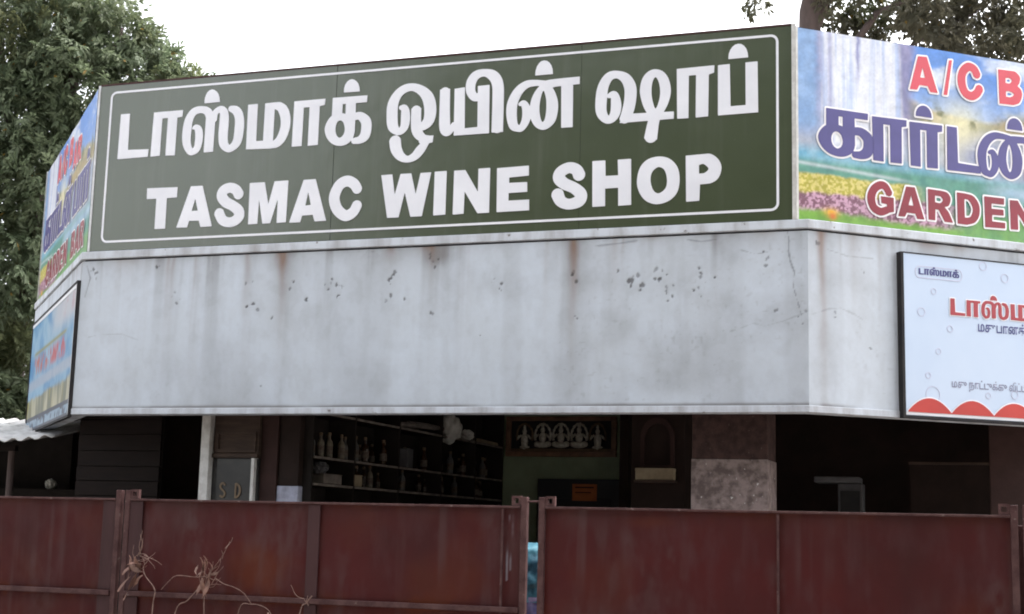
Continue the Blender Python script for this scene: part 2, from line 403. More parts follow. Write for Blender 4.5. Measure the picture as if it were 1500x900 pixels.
# shapes of the letters, in millimetres on the face of the sign
MAIN_TEXT = [
 ('ta', [('+P', [(204, 1106), (286, 1106), (290, 808), (479, 802), (477, 741), (199, 737)])]),
 ('aa', [('+P', [(509, 1099), (771, 1100), (768, 1046), (724, 1043), (722, 737), (638, 741), (640, 1046), (588, 1046), (586, 742), (502, 740)])]),
 ('sa', [('+P', [(983, 1035), (1066, 1059), (1062, 745), (980, 744)]), ('+S', [(1027, 1003, 73), (997, 1067, 66), (943, 1091, 56), (874, 1080, 62), (831, 1017, 72), (818, 914, 78), (824, 826, 71), (855, 764, 57), (884, 757, 54), (919, 783, 60), (931, 863, 67), (921, 929, 62), (895, 953, 39), (871, 944, 17)]), ('+S', [(1046, 1001, 69), (1064, 1059, 51), (1109, 1083, 52), (1140, 1050, 71), (1145, 973, 81), (1143, 878, 81), (1152, 804, 75), (1187, 764, 58), (1221, 764, 58), (1268, 811, 75), (1282, 912, 81), (1277, 1000, 76), (1248, 1059, 71), (1190, 1083, 42)]), ('+P', [(961, 1141), (962, 1179), (970, 1208), (983, 1230), (1001, 1244), (1022, 1249), (1043, 1244), (1063, 1230), (1080, 1208), (1091, 1179), (1097, 1142)])]),
 ('ma', [('+P', [(1349, 1100), (1432, 1101), (1434, 804), (1495, 804), (1497, 1100), (1581, 1102), (1636, 1097, 1), (1689, 1055, 1), (1720, 968, 1), (1715, 875, 1), (1681, 791, 1), (1625, 746, 1), (1563, 738), (1351, 745)]), ('-P', [(1580, 1050), (1610, 1032, 1), (1633, 981, 1), (1640, 923, 1), (1630, 867, 1), (1607, 818, 1), (1579, 795), (1580, 928)])]),
 ('aa', [('+P', [(1747, 1097), (2008, 1099), (2005, 1051), (1963, 1044), (1962, 741), (1878, 739), (1879, 1043), (1829, 1043), (1826, 741), (1743, 741)])]),
 ('ka', [('+P', [(2071, 1100), (2357, 1099), (2355, 1046), (2070, 1046)]), ('+P', [(2071, 1100), (2155, 1099), (2154, 944), (2069, 950)]), ('+P', [(2183, 1091), (2264, 1085), (2265, 823), (2182, 829)]), ('+P', [(2015, 855, 1), (2032, 917, 1), (2074, 964, 1), (2135, 978, 1), (2203, 955, 1), (2247, 902, 1), (2265, 838, 1), (2249, 772, 1), (2206, 732, 1), (2148, 721, 1), (2085, 740, 1), (2037, 789, 1)]), ('+S', [(2234, 935, 51), (2301, 943, 61), (2352, 898, 80), (2359, 838, 83), (2347, 786, 80), (2309, 757, 58), (2254, 752, 45)]), ('-P', [(2140, 920, 1), (2168, 901, 1), (2182, 850, 1), (2172, 805, 1), (2142, 784, 1), (2113, 809, 1), (2103, 859, 1), (2115, 905, 1)]), ('-P', [(2157, 1046), (2177, 1046), (2176, 978), (2154, 977)]), ('-P', [(2271, 901), (2297, 900, 1), (2314, 862, 1), (2310, 820, 1), (2289, 792, 1), (2268, 789), (2268, 823)]), ('+P', [(2160, 1136), (2162, 1171), (2170, 1198), (2184, 1218), (2202, 1231), (2222, 1235), (2242, 1230), (2261, 1217), (2277, 1196), (2287, 1169), (2292, 1134)])]),
 ('o', [('+S', [(2631, 983, 31), (2664, 973, 57), (2674, 914, 73), (2669, 840, 67), (2641, 803, 55), (2607, 805, 57), (2574, 847, 84), (2565, 931, 88), (2569, 1015, 85), (2605, 1087, 71), (2662, 1127, 63), (2731, 1132, 59), (2800, 1098, 74), (2849, 1041, 91), (2870, 956, 95), (2862, 873, 87), (2824, 831, 66), (2799, 822, 42)]), ('+S', [(2758, 968, 78), (2760, 862, 81), (2773, 787, 80), (2818, 737, 62), (2872, 725, 53)]), ('+P', [(2828, 750), (2902, 752), (2897, 700), (2859, 693), (2816, 673), (2786, 712)]), ('+S', [(2848, 706, 49), (2800, 647, 72), (2756, 601, 62), (2699, 584, 51), (2644, 612, 70), (2608, 668, 88), (2596, 738, 92)])]),
 ('yi', [('+S', [(2982, 1098, 78), (2984, 947, 81), (2988, 827, 85), (2996, 781, 75), (3023, 774, 56), (3069, 826, 47)]), ('+P', [(3058, 1094), (3138, 1100), (3146, 789), (3245, 791), (3240, 1101), (3330, 1103), (3336, 739), (3062, 739)]), ('+S', [(3252, 1017, 62), (3212, 1022, 62), (3184, 1070, 71), (3187, 1135, 75), (3223, 1185, 67), (3289, 1198, 56), (3356, 1169, 80), (3393, 1100, 87), (3399, 962, 87), (3399, 742, 88)])]),
 ('na', [('+S', [(3563, 938, 23), (3598, 941, 48), (3620, 880, 66), (3613, 812, 62), (3583, 762, 51), (3552, 762, 51), (3520, 788, 68), (3505, 873, 79), (3512, 957, 79), (3553, 1037, 71), (3614, 1083, 57), (3684, 1089, 46), (3753, 1080, 43)]), ('+P', [(3714, 1093), (3807, 1106, 1), (4013, 1110), (4013, 1056), (3961, 1054), (3839, 1050), (3762, 1037), (3716, 1049)]), ('+P', [(3642, 894, 1), (3659, 984, 1), (3700, 1050, 1), (3746, 1077, 1), (3800, 1057, 1), (3840, 986, 1), (3856, 901, 1), (3840, 804, 1), (3799, 754, 1), (3746, 736, 1), (3691, 761, 1), (3655, 817, 1)]), ('-P', [(3743, 1027, 1), (3764, 969, 1), (3768, 885, 1), (3759, 817, 1), (3741, 794, 1), (3725, 827, 1), (3715, 896, 1), (3723, 972, 1)]), ('+P', [(3876, 1082), (3964, 1082), (3967, 741), (3882, 742)]), ('+P', [(3678, 1145), (3681, 1183), (3690, 1212), (3704, 1234), (3722, 1249), (3743, 1253), (3764, 1249), (3783, 1235), (3798, 1213), (3808, 1184), (3812, 1146)])]),
 ('sha', [('+S', [(4226, 949, 31), (4267, 956, 54), (4283, 892, 74), (4278, 824, 72), (4249, 781, 59), (4210, 784, 60), (4176, 840, 78), (4175, 944, 83), (4190, 1030, 77), (4231, 1092, 66), (4291, 1102, 55), (4352, 1067, 74), (4385, 997, 86), (4385, 911, 86), (4370, 834, 84), (4343, 767, 72)]), ('+P', [(4309, 747), (4347, 810), (4698, 803), (4698, 751)]), ('+P', [(4454, 974, 1), (4472, 1059, 1), (4514, 1106, 1), (4565, 1119, 1), (4620, 1097, 1), (4658, 1044, 1), (4676, 957, 1), (4660, 873, 1), (4627, 807, 1), (4594, 758, 1), (4543, 762, 1), (4500, 816, 1), (4470, 887, 1)]), ('-P', [(4565, 1062, 1), (4589, 1024, 1), (4600, 954, 1), (4592, 886, 1), (4568, 833, 1), (4546, 890, 1), (4537, 959, 1), (4544, 1028, 1)]), ('+S', [(4576, 802, 72), (4552, 727, 81), (4534, 616, 93)])]),
 ('aa', [('+P', [(4717, 1108), (4981, 1113), (4979, 1061), (4942, 1051), (4939, 751), (4852, 748), (4853, 1054), (4802, 1054), (4801, 748), (4722, 749)])]),
 ('pa', [('+P', [(5006, 1111), (5088, 1113), (5094, 811), (5198, 812), (5196, 1115), (5279, 1116), (5283, 755), (5007, 752)]), ('+P', [(5078, 1149), (5081, 1186), (5091, 1214), (5106, 1235), (5125, 1249), (5146, 1253), (5168, 1249), (5187, 1235), (5202, 1214), (5211, 1185), (5215, 1150)])]),
 ('T', [('+P', [(492, 484), (766, 479), (765, 398), (675, 396), (677, 153), (583, 154), (582, 397), (495, 397)])]),
 ('A', [('+P', [(886, 479), (988, 478), (1090, 153), (991, 152), (974, 203), (887, 205), (872, 154), (777, 155)]), ('-P', [(931, 379), (960, 282), (903, 281)])]),
 ('S', [('+S', [(1313, 388, 85), (1281, 431, 80), (1226, 449, 78), (1173, 427, 83), (1164, 383, 87), (1202, 337, 83), (1260, 307, 80), (1313, 266, 85), (1322, 220, 86), (1282, 184, 78), (1229, 178, 76), (1178, 201, 79), (1144, 261, 83)])]),
 ('M', [('+P', [(1401, 476), (1528, 476), (1569, 300), (1613, 478), (1729, 479), (1725, 155), (1648, 153), (1648, 342), (1593, 154), (1527, 153), (1488, 346), (1483, 154), (1405, 153)])]),
 ('A', [('+P', [(1859, 475), (1958, 476), (2061, 151), (1966, 150), (1948, 202), (1859, 199), (1845, 149), (1753, 150)]), ('-P', [(1902, 381), (1929, 278), (1881, 275)])]),
 ('C', [('+S', [(2310, 374, 76), (2276, 422, 81), (2219, 446, 83), (2157, 416, 85), (2120, 327, 87), (2147, 236, 85), (2217, 182, 83), (2279, 205, 81), (2313, 264, 80)])]),
 ('W', [('+P', [(2497, 474), (2585, 476), (2611, 319), (2652, 475), (2737, 475), (2778, 314), (2811, 473), (2895, 474), (2832, 148), (2743, 148), (2691, 335), (2648, 148), (2557, 149)])]),
 ('I', [('+P', [(2923, 476), (3017, 477), (3016, 151), (2922, 149)])]),
 ('N', [('+P', [(3075, 475), (3162, 475), (3264, 305), (3263, 479), (3353, 480), (3353, 149), (3265, 149), (3161, 316), (3158, 151), (3074, 148)])]),
 ('E', [('+P', [(3406, 474), (3646, 479), (3648, 406), (3499, 400), (3500, 360), (3636, 359), (3638, 288), (3498, 286), (3498, 230), (3654, 230), (3656, 152), (3411, 150)])]),
 ('S', [('+S', [(4024, 383, 90), (4001, 427, 83), (3946, 446, 79), (3886, 418, 83), (3874, 374, 89), (3915, 331, 83), (3985, 297, 81), (4036, 249, 88), (4024, 201, 86), (3951, 181, 77), (3890, 207, 83), (3862, 264, 92)])]),
 ('H', [('+P', [(4117, 483), (4211, 483), (4214, 370), (4306, 370), (4301, 482), (4397, 483), (4401, 154), (4309, 152), (4307, 281), (4212, 280), (4214, 154), (4122, 153)])]),
 ('O', [('+P', [(4441, 314, 1), (4459, 409, 1), (4511, 468, 1), (4590, 487, 1), (4668, 468, 1), (4725, 406, 1), (4742, 318, 1), (4726, 228, 1), (4670, 170, 1), (4584, 149, 1), (4510, 174, 1), (4461, 234, 1)]), ('-P', [(4537, 317, 1), (4547, 378, 1), (4590, 412, 1), (4634, 390, 1), (4654, 323, 1), (4644, 259, 1), (4596, 225, 1), (4557, 250, 1)])]),
 ('P', [('+P', [(4784, 481), (4900, 485), (4959, 482, 1), (5011, 441, 1), (5032, 380, 1), (5011, 312, 1), (4960, 278, 1), (4884, 273), (4880, 158), (4789, 156)]), ('-P', [(4876, 410), (4909, 415, 1), (4943, 380, 1), (4916, 352, 1), (4877, 348)])]),
]
BANNER_TEXT = [
 ('A', 0, [('+P', [(974, 1270), (1046, 1274), (1132, 1022), (1071, 1020), (1050, 1061), (979, 1060), (961, 1024), (901, 1021)]), ('-P', [(1010, 1195), (1029, 1118), (988, 1116)])]),
 ('slash', 0, [('+P', [(1234, 1276), (1259, 1279), (1212, 1017), (1181, 1016)])]),
 ('C', 0, [('+S', [(1470, 1197, 64), (1446, 1239, 61), (1396, 1250, 61), (1348, 1204, 64), (1336, 1129, 67), (1363, 1058, 64), (1417, 1037, 62), (1464, 1062, 62), (1490, 1103, 63)])]),
 ('B', 0, [('+P', [(1655, 1267), (1762, 1270), (1806, 1267, 1), (1843, 1234, 1), (1838, 1189, 1), (1819, 1163), (1852, 1136, 1), (1856, 1089, 1), (1830, 1038, 1), (1778, 1016), (1659, 1013)]), ('-P', [(1717, 1210), (1749, 1215, 1), (1772, 1197, 1), (1751, 1174, 1), (1715, 1174)]), ('-P', [(1717, 1112), (1753, 1115, 1), (1788, 1097, 1), (1756, 1072, 1), (1716, 1071)])]),
 ('G', 2, [('+S', [(719, 250, 52), (687, 297, 53), (644, 304, 55), (594, 268, 58), (572, 206, 63), (592, 143, 58), (646, 118, 55), (701, 136, 51)]), ('+P', [(650, 227), (753, 225), (754, 128), (696, 111), (698, 175), (654, 179)])]),
 ('A', 2, [('+P', [(856, 317), (925, 318), (1000, 98), (941, 96), (926, 132), (857, 133), (842, 102), (787, 101)]), ('-P', [(895, 260), (913, 186), (872, 187)])]),
 ('R', 2, [('+P', [(1033, 319), (1136, 317), (1193, 308, 1), (1220, 270, 1), (1205, 219, 1), (1168, 202), (1203, 166, 1), (1237, 97), (1168, 98), (1119, 178), (1092, 181), (1089, 101), (1034, 101)]), ('-P', [(1091, 277), (1135, 275, 1), (1156, 253, 1), (1134, 228, 1), (1090, 230)])]),
 ('D', 2, [('+P', [(1274, 320), (1340, 319), (1412, 306, 1), (1458, 250, 1), (1459, 176, 1), (1421, 119, 1), (1353, 95), (1275, 96)]), ('-P', [(1335, 278), (1373, 272, 1), (1405, 215, 1), (1384, 156, 1), (1336, 145)])]),
 ('E', 2, [('+P', [(1504, 316), (1674, 317), (1672, 271), (1565, 270), (1564, 232), (1666, 234), (1667, 192), (1568, 188), (1566, 141), (1678, 140), (1676, 99), (1507, 94)])]),
 ('N', 2, [('+P', [(1723, 311), (1791, 313), (1862, 208), (1871, 317), (1925, 316), (1932, 103), (1878, 102), (1788, 221), (1789, 101), (1725, 99)])]),
]

# ------------------------------------------------------------------ materials
white_vinyl = mat('white vinyl', (.78, .79, .84), (.70, .71, .76), .35, 2.5, spec=.35)
alu = mat('aluminium edge', (.62, .63, .64), (.45, .45, .45), .45, 9, metal=.3)
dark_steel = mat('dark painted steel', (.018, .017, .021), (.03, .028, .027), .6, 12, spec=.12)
ceil_m = mat('sooty ceiling', (.72, .70, .66), (.55, .53, .50), .9, 3)
floor_m = mat('cement floor', (.48, .46, .43), (.36, .34, .32), .85, 4, bump=.2)
green_wall = mat('dark green painted wall', (.30, .37, .24), (.22, .28, .18), .7, 3, bump=.1)
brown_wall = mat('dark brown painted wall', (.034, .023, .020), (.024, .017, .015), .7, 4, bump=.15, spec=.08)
maroon = mat('maroon painted plaster', (.058, .034, .031), (.042, .026, .024), .75, 5, bump=.2, spec=.08)
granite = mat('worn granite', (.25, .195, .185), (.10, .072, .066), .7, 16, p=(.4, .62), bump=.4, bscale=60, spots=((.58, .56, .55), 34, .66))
dark_granite = mat('shaded granite', (.075, .046, .042), (.042, .028, .026), .75, 16, p=(.4, .62), bump=.3, spots=((.13, .10, .095), 34, .67), spec=.1)  # granite again, darker: shade on the upper pillar is put into its colour
frame_wood = mat('polished frame wood', (.26, .14, .08), (.15, .08, .05), .45, 12)
wood_m = mat('old brown wood', (.085, .060, .047), (.05, .036, .030), .6, 5, stretch=(1, 1, 6), bump=.2, spec=.08)
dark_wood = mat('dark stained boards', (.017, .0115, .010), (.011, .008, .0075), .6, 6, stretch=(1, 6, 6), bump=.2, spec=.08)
pale_shelf = mat('pale dusty shelf edge', (.26, .23, .20), (.13, .11, .10), .7, 9)
white_paint = mat('grubby white paint', (.62, .62, .60), (.45, .44, .42), .6, 14, bump=.15)
pale_blue = mat('pale blue whitewash', (.42, .44, .56), (.26, .27, .33), .8, 12, bump=.2)
cream = mat('cream card', (.36, .30, .20), (.25, .20, .13), .8, 9)
orange_m = mat('orange notice paper', (.55, .17, .05), (.42, .12, .035), .7, 9)
silver = mat('tarnished silver relief', (.80, .79, .70), (.42, .40, .33), .38, 40, metal=.25, bump=.3, bscale=90)
black_cloth = mat('black backing', (.012, .012, .014), (.02, .02, .02), .9, 8)
glass_m = mat('dusty dark glass', (.03, .03, .032), (.05, .05, .048), .12, 5, spec=.5)
gold_m = mat('faded gilt lettering', (.17, .115, .06), (.11, .07, .04), .5, 12)
card_m = mat('grey machine casing', (.10, .105, .11), (.06, .06, .065), .6, 8)
tin_m = mat('weathered corrugated sheet', (.66, .65, .64), (.40, .39, .38), .6, 5, bump=.15, spots=((.12, .11, .1), 8, .68))
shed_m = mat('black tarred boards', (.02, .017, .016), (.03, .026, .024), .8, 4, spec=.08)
bag_m = mat('crumpled white plastic', (.72, .72, .68), (.5, .5, .46), .4, 12)
ground_m = mat('dusty ground', (.24, .215, .19), (.16, .145, .13), .9, 1.2, bump=.4, bscale=40)
straw = mat('dry stalk', (.22, .135, .11), (.13, .075, .06), .75, 30)
dead_leaf = mat('dead leaf', (.22, .115, .085), (.12, .06, .045), .7, 18)
bark = mat('tree bark', (.095, .068, .062), (.05, .036, .034), .9, 9, stretch=(1, 1, .3), bump=.6)
stone_edge = mat('cement ledge', (.54, .58, .635), (.27, .26, .27), .8, 7, p=(.42, .78), bump=.25, stretch=(1, 1, .25), spots=((.16, .14, .135), 14, .66))

# sign face: dark olive vinyl, satin
m, n, l, b = new_mat('olive green sign vinyl')
no = noise_node(n, l, 2.2, 6)
gc = mix_node(n, l, ramp_node(n, l, no.outputs[0], .3, .7).outputs[0], (.043, .056, .027), (.05, .064, .033))
gc = mix_node(n, l, ramp_node(n, l, noise_node(n, l, 9, 6, (1, 1, .06)).outputs[0], .52, .85, (0, 0, 0, 1), (.14, .14, .14, 1)).outputs[0], gc, (.22, .21, .19))
gc = mix_node(n, l, ramp_node(n, l, noise_node(n, l, 60, 3).outputs[0], .68, .76, (0, 0, 0, 1), (.18, .18, .18, 1)).outputs[0], gc, (.22, .21, .19))
l.new(gc, b.inputs['Base Color'])
b.inputs['Roughness'].default_value = .24; b.inputs['Specular IOR Level'].default_value = 1.0
no2 = noise_node(n, l, 1.3, 3)
bu = n.new('ShaderNodeBump'); bu.inputs['Strength'].default_value = .12; bu.inputs['Distance'].default_value = .05
l.new(no2.outputs[0], bu.inputs['Height']); l.new(bu.outputs[0], b.inputs['Normal'])
sign_green = m

# fascia paint: stored grime (r), rust (g), chips (b) over streaky whitewash
m, n, l, b = new_mat('stained whitewash')
at = n.new('ShaderNodeAttribute'); at.attribute_name = 'wear'
sp = n.new('ShaderNodeSeparateColor'); l.new(at.outputs['Color'], sp.inputs[0])
c0 = mix_node(n, l, ramp_node(n, l, noise_node(n, l, 2.0, 8).outputs[0], .35, .7).outputs[0], (.535, .592, .665), (.485, .53, .58))
c0 = mix_node(n, l, ramp_node(n, l, noise_node(n, l, 30, 4).outputs[0], .45, .8, (0, 0, 0, 1), (.2, .2, .2, 1)).outputs[0], c0, (.41, .43, .47))
c0 = mix_node(n, l, sp.outputs[0], c0, (.17, .165, .165))
c0 = mix_node(n, l, sp.outputs[1], c0, (.20, .125, .09))
c0 = mix_node(n, l, sp.outputs[2], c0, (.05, .045, .045))
l.new(c0, b.inputs['Base Color']); b.inputs['Roughness'].default_value = .75
bu = n.new('ShaderNodeBump'); bu.inputs['Strength'].default_value = .12; bu.inputs['Distance'].default_value = .01
l.new(noise_node(n, l, 14, 4).outputs[0], bu.inputs['Height']); l.new(bu.outputs[0], b.inputs['Normal'])
whitewash = m

# gate sheet: oxide red paint, rusting and dusty
m, n, l, b = new_mat('rusty oxide red sheet')
at = n.new('ShaderNodeAttribute'); at.attribute_name = 'wear'
sp = n.new('ShaderNodeSeparateColor'); l.new(at.outputs['Color'], sp.inputs[0])
c0 = mix_node(n, l, ramp_node(n, l, noise_node(n, l, 1.7, 8, (1, 1, .7)).outputs[0], .35, .65).outputs[0], (.056, .0105, .0105), (.041, .0115, .0115))
c0 = mix_node(n, l, ramp_node(n, l, noise_node(n, l, 7, 6, (1, 1, .35)).outputs[0], .5, .78, (0, 0, 0, 1), (.7, .7, .7, 1)).outputs[0], c0, (.060, .025, .027))
c0 = mix_node(n, l, sp.outputs[1], c0, (.082, .020, .009))
c0 = mix_node(n, l, sp.outputs[0], c0, (.075, .045, .045))
c0 = mix_node(n, l, sp.outputs[2], c0, (.30, .31, .36))
l.new(c0, b.inputs['Base Color']); b.inputs['Roughness'].default_value = .5
l.new(ramp_node(n, l, noise_node(n, l, 5, 6).outputs[0], .3, .7, (.4, .4, .4, 1), (.75, .75, .75, 1)).outputs[0], b.inputs['Roughness'])
b.inputs['Specular IOR Level'].default_value = .1
gate_red = m
gate_frame = mat('rusty brown angle iron', (.088, .048, .046), (.050, .024, .024), .6, 14, bump=.3, spots=((.13, .095, .09), 22, .66), spec=.1)

# leaves
def leaf_mat(name, c1, c2, c3, trans):
    m, n, l, b = new_mat(name)
    at = n.new('ShaderNodeAttribute'); at.attribute_name = 'tint'
    sp = n.new('ShaderNodeSeparateColor'); l.new(at.outputs['Color'], sp.inputs[0])
    col = mix_node(n, l, sp.outputs[0], c1, c2)
    col = mix_node(n, l, sp.outputs[2], col, c3)
    col = mix_node(n, l, sp.outputs[1], col, (.20, .13, .03))
    l.new(col, b.inputs['Base Color'])
    b.inputs['Roughness'].default_value = .55; b.inputs['Specular IOR Level'].default_value = .22
    tr = n.new('ShaderNodeBsdfTranslucent'); l.new(col, tr.inputs[0])
    mx = n.new('ShaderNodeMixShader'); mx.inputs[0].default_value = trans
    l.new(b.outputs[0], mx.inputs[1]); l.new(tr.outputs[0], mx.inputs[2])
    l.new(mx.outputs[0], n['Material Output'].inputs[0])
    return m
leaf_left = leaf_mat('grey green leaves', (.088, .118, .066), (.155, .188, .118), (.14, .145, .062), .48)
leaf_right = leaf_mat('dark olive leaves', (.068, .066, .044), (.11, .102, .072), (.085, .10, .05), .42)

# ------------------------------------------------------------------ ground
g = MB().box(-600, 600, -600, 600, -.3, 0).build('ground', ground_m); g['kind'] = 'structure'

# ------------------------------------------------------------------ shop building (local x along the front, y inwards)
shop = empty('shop_building', (0, 10, 0), FRONT, 'single-storey shop with stained white angled fascia above dark open counters', 'building')
WL, WR, ZB, ZL = -3.602, 2.066, 2.325, 3.539
TURN_R, TURN_L = RIGHT - FRONT, LEFT - FRONT
LEN_R, LEN_L = 3.4, 3.05
pR = (WR + LEN_R * math.cos(TURN_R), LEN_R * math.sin(TURN_R))
pL = (WL - LEN_L * math.cos(TURN_L), -LEN_L * math.sin(TURN_L))
path = [pL, (WL, 0), (WR, 0), pR]           # outer side is on the right hand of this path

def wear_front(X, Z, chips, rusts, seed):
    H = ZL - Z
    streak = fbm(X * 9, Z * .5, seed, 4)
    grime = .42 * sstep(.55, .8, streak) * np.exp(-H / .45)
    grime += .17 * sstep(.40, .80, fbm(X * 2.6 + 3, Z * 3.4, seed + 15, 6)) * sstep(.3, .7, fbm(X * .7, Z * .9, seed + 17)) + .08 * sstep(.45, .75, fbm(X * 16, Z * 11, seed + 19)) + .12 * sstep(.45, .7, fbm(X * 5, Z * .6, seed + 23))
    grime += .38 * np.exp(-H / .10) * fbm(X * 3, Z * 3, seed + 3) + .13 * sstep(.5, .75, fbm(X * 1.2, Z * 1.5, seed + 5))
    grime += .8 * np.exp(-((Z - ZB - .052) / .011) ** 2) * sstep(.25, .55, fbm(X * 2, Z * 0, seed + 9))
    grime += .5 * np.exp(-((Z - ZB) / .05) ** 2) * sstep(.35, .7, fbm(X * 6, Z * 6, seed + 12))
    rust = np.zeros_like(X)
    for x0, wd, ln, amp in rusts:
        cx = x0 + .02 * (vnoise(Z * 5, Z * 0 + x0 * 9, seed) - .5)
        fade = np.exp(-H / ln)
        rust += amp * fade * np.exp(-((X - cx) / (wd * (.6 + .8 * vnoise(X * 0, Z * 9, seed + 1)))) ** 2)
        grime += .30 * amp * np.exp(-H / (ln * 2.5)) * np.exp(-((X - cx - .03) / (wd * 3)) ** 2)
    chip = np.zeros_like(X)
    for cx, cz, r_ in chips:
        k = np.abs(X - cx) < .15
        for _ in range(3):
            ox, oz, rr = random.gauss(0, r_ * .9), random.gauss(0, r_ * 1.0), r_ * random.uniform(.25, .7)
            d = np.hypot(X - cx - ox, (Z - cz - oz) * .75) + .030 * (fbm(X * 45, Z * 45, seed, 2) - .5)
            chip = np.maximum(chip, k * sstep(rr * .8, rr * .35, d) * random.uniform(.4, .85))
    grime += .16 * sstep(.82, .95, vnoise(X * 48, Z * 48, seed + 51)) * sstep(.55, .75, fbm(X * 1.3, Z * 1.6, seed + 52))
    rust += .12 * sstep(.55, .75, fbm(X * 11, Z * .35, seed + 54)) * np.exp(-H / .5)
    return np.stack([np.clip(grime, 0, .85), np.clip(rust, 0, .85), np.clip(chip, 0, 1)], -1), chip
def crack(att, X, Z, pts, wd=.006, amp=.55):
    for (ax, az), (bx, bz) in zip(pts[:-1], pts[1:]):
        L2 = (bx - ax) ** 2 + (bz - az) ** 2
        t = np.clip(((X - ax) * (bx - ax) + (Z - az) * (bz - az)) / L2, 0, 1)
        d = np.hypot(X - ax - t * (bx - ax), Z - az - t * (bz - az)) + .008 * (vnoise(X * 25, Z * 25, 5) - .5)
        att[..., 2] = np.maximum(att[..., 2], amp * sstep(wd * 1.6, wd * .3, d))
chips = [(-2.74, 3.245, .03), (-2.70, 3.205, .016), (-.928, 3.328, .028), (-.94, 3.29, .02), (-.975, 3.178, .026), (-.84, 3.164, .017), (-1.731, 3.303, .018), (-1.63, 3.17, .02), (-1.446, 3.243, .022),
         (-1.40, 3.30, .02), (-1.336, 3.265, .024), (-1.36, 3.19, .016), (-.133, 3.251, .024), (-.10, 3.22, .018), (.448, 3.281, .024), (.742, 3.319, .02), (.841, 3.22, .027), (.927, 3.231, .026), (.914, 3.156, .03), (1.08, 3.283, .026), (1.07, 3.22, .022),
         (1.114, 3.187, .026), (1.15, 3.10, .02), (1.363, 3.297, .026), (1.419, 3.225, .02), (1.317, 3.143, .018), (1.845, 2.99, .018), (2.011, 2.976, .026), (-2.104, 3.289, .02), (-2.10, 3.13, .02), (-2.02, 3.09, .022), (-1.9, 3.04, .012),
         (-.609, 3.427, .034), (-.60, 3.42, .02), (-.251, 2.886, .016), (.47, 2.98, .01), (-3.46, 3.44, .02), (-3.53, 3.46, .02), (-2.9, 3.47, .014), (1.75, 3.39, .014), (1.79, 3.36, .02), (-.6, 3.05, .012), (-2.78, 2.62, .014), (-1.97, 2.5, .012)]
rusts = [(-1.83, .030, .22, .95), (.444, .030, .32, 1.0), (-2.825, .02, .25, .35), (-2.774, .018, .3, .4), (-2.587, .012, .3, .3), (-2.13, .024, .3, .45), (-.95, .05, .05, .7), (-.66, .10, .035, .6), (-.62, .03, .12, .4), (.74, .03, .18, .35), (.80, .012, .12, .35), (-3.2, .2, .05, .35), (1.0, .12, .02, .4), (1.78, .10, .04, .35), (.25, .02, .4, .2), (-1.86, .05, .06, .8)]
xs, zs = np.linspace(WL, WR, 760), np.linspace(ZB + .001, ZL - .003, 170)
X, Z = np.meshgrid(xs, zs)
att, chip = wear_front(X, Z, chips, rusts, 3)
att[..., 0] = np.clip(att[..., 0] + .45 * np.exp(-((X + .59) / .10) ** 2 - ((Z - 3.46) / .07) ** 2), 0, .9)
crack(att, X, Z, [(1.93, 3.54), (1.942, 3.47), (1.938, 3.40), (1.95, 3.33), (1.975, 3.26), (1.968, 3.16), (1.99, 3.08), (2.02, 2.97)], .003, .5)
crack(att, X, Z, [(1.55, 2.87), (1.62, 2.89), (1.70, 2.92), (1.78, 2.90), (1.9, 2.93), (2.06, 2.99)], .003, .2)
crack(att, X, Z, [(1.25, 3.51), (1.35, 3.49), (1.45, 3.50)], .006, .4)
crack(att, X, Z, [(.6, 3.49), (.75, 3.50), (.9, 3.515)], .006, .4)
crack(att, X, Z, [(1.62, 3.42), (1.72, 3.39), (1.8, 3.40)], .004, .4)
crack(att, X, Z, [(-3.5, 2.93), (-3.4, 2.95), (-3.2, 2.95), (-3.05, 2.90)], .003, .2)
crack(att, X, Z, [(-3.56, 3.50), (-3.52, 3.40), (-3.56, 3.25)], .006, .5)
link('fascia_wall', sheet('fascia_wall', xs, zs, .005 * np.clip(chip, 0, 1) + .004 * (fbm(X * 1.5, Z * 1.5, 2) - .5), {'wear': att}), whitewash, shop)
xs, zs = np.linspace(0, LEN_R, 380), np.linspace(ZB + .001, ZL - .003, 150)
X, Z = np.meshgrid(xs, zs)
att, chip = wear_front(X, Z, [(.2, 2.98, .01), (.05, 3.45, .02), (.42, 3.3, .01), (.5, 2.75, .012)], [(.11, .028, .55, .75), (.34, .03, .2, .3), (.55, .02, .3, .3), (.95, .08, .05, .6), (1.2, .05, .03, .5)], 21)
crack(att, X, Z, [(.02, 2.97), (.15, 3.02), (.25, 3.03), (.35, 3.0), (.45, 2.95)], .003, .22)
crack(att, X, Z, [(.15, 3.42), (.3, 3.39), (.5, 3.39)], .003, .3)
link('fascia_wall', sheet('fascia_wall', xs, zs, .004 * (fbm(X * 1.5, Z * 1.5, 8) - .5) * sstep(0, .1, X), {'wear': att}), whitewash, shop, (WR, 0, 0), TURN_R)
xs, zs = np.linspace(-LEN_L, 0, 200), np.linspace(ZB + .001, ZL - .003, 90)
X, Z = np.meshgrid(xs, zs)
att, chip = wear_front(X, Z, [(-.1, 2.9, .02)], [(-.3, .05, .3, .3)], 33)
link('fascia_wall', sheet('fascia_wall', xs, zs, None, {'wear': att}), whitewash, shop, (WL, 0, 0), TURN_L)
band(path, -.008, -.12, ZB + .002, ZL - .0045).build('fascia_back', stone_edge, shop)
band(path, .007, -.125, ZB, ZB + .046).build('drip_edge', stone_edge, shop, bevel=.004)
band(path, -.025, -.13, ZL - .0035, ZL + .0115).build('shadow_joint', shed_m, shop)
band(path, .014, -.14, ZL + .012, 3.612).build('ledge', stone_edge, shop, bevel=.006)
inner = band_loop(path, -.13)
back = [(4.74, 5.25), (-5.6, 5.25)]
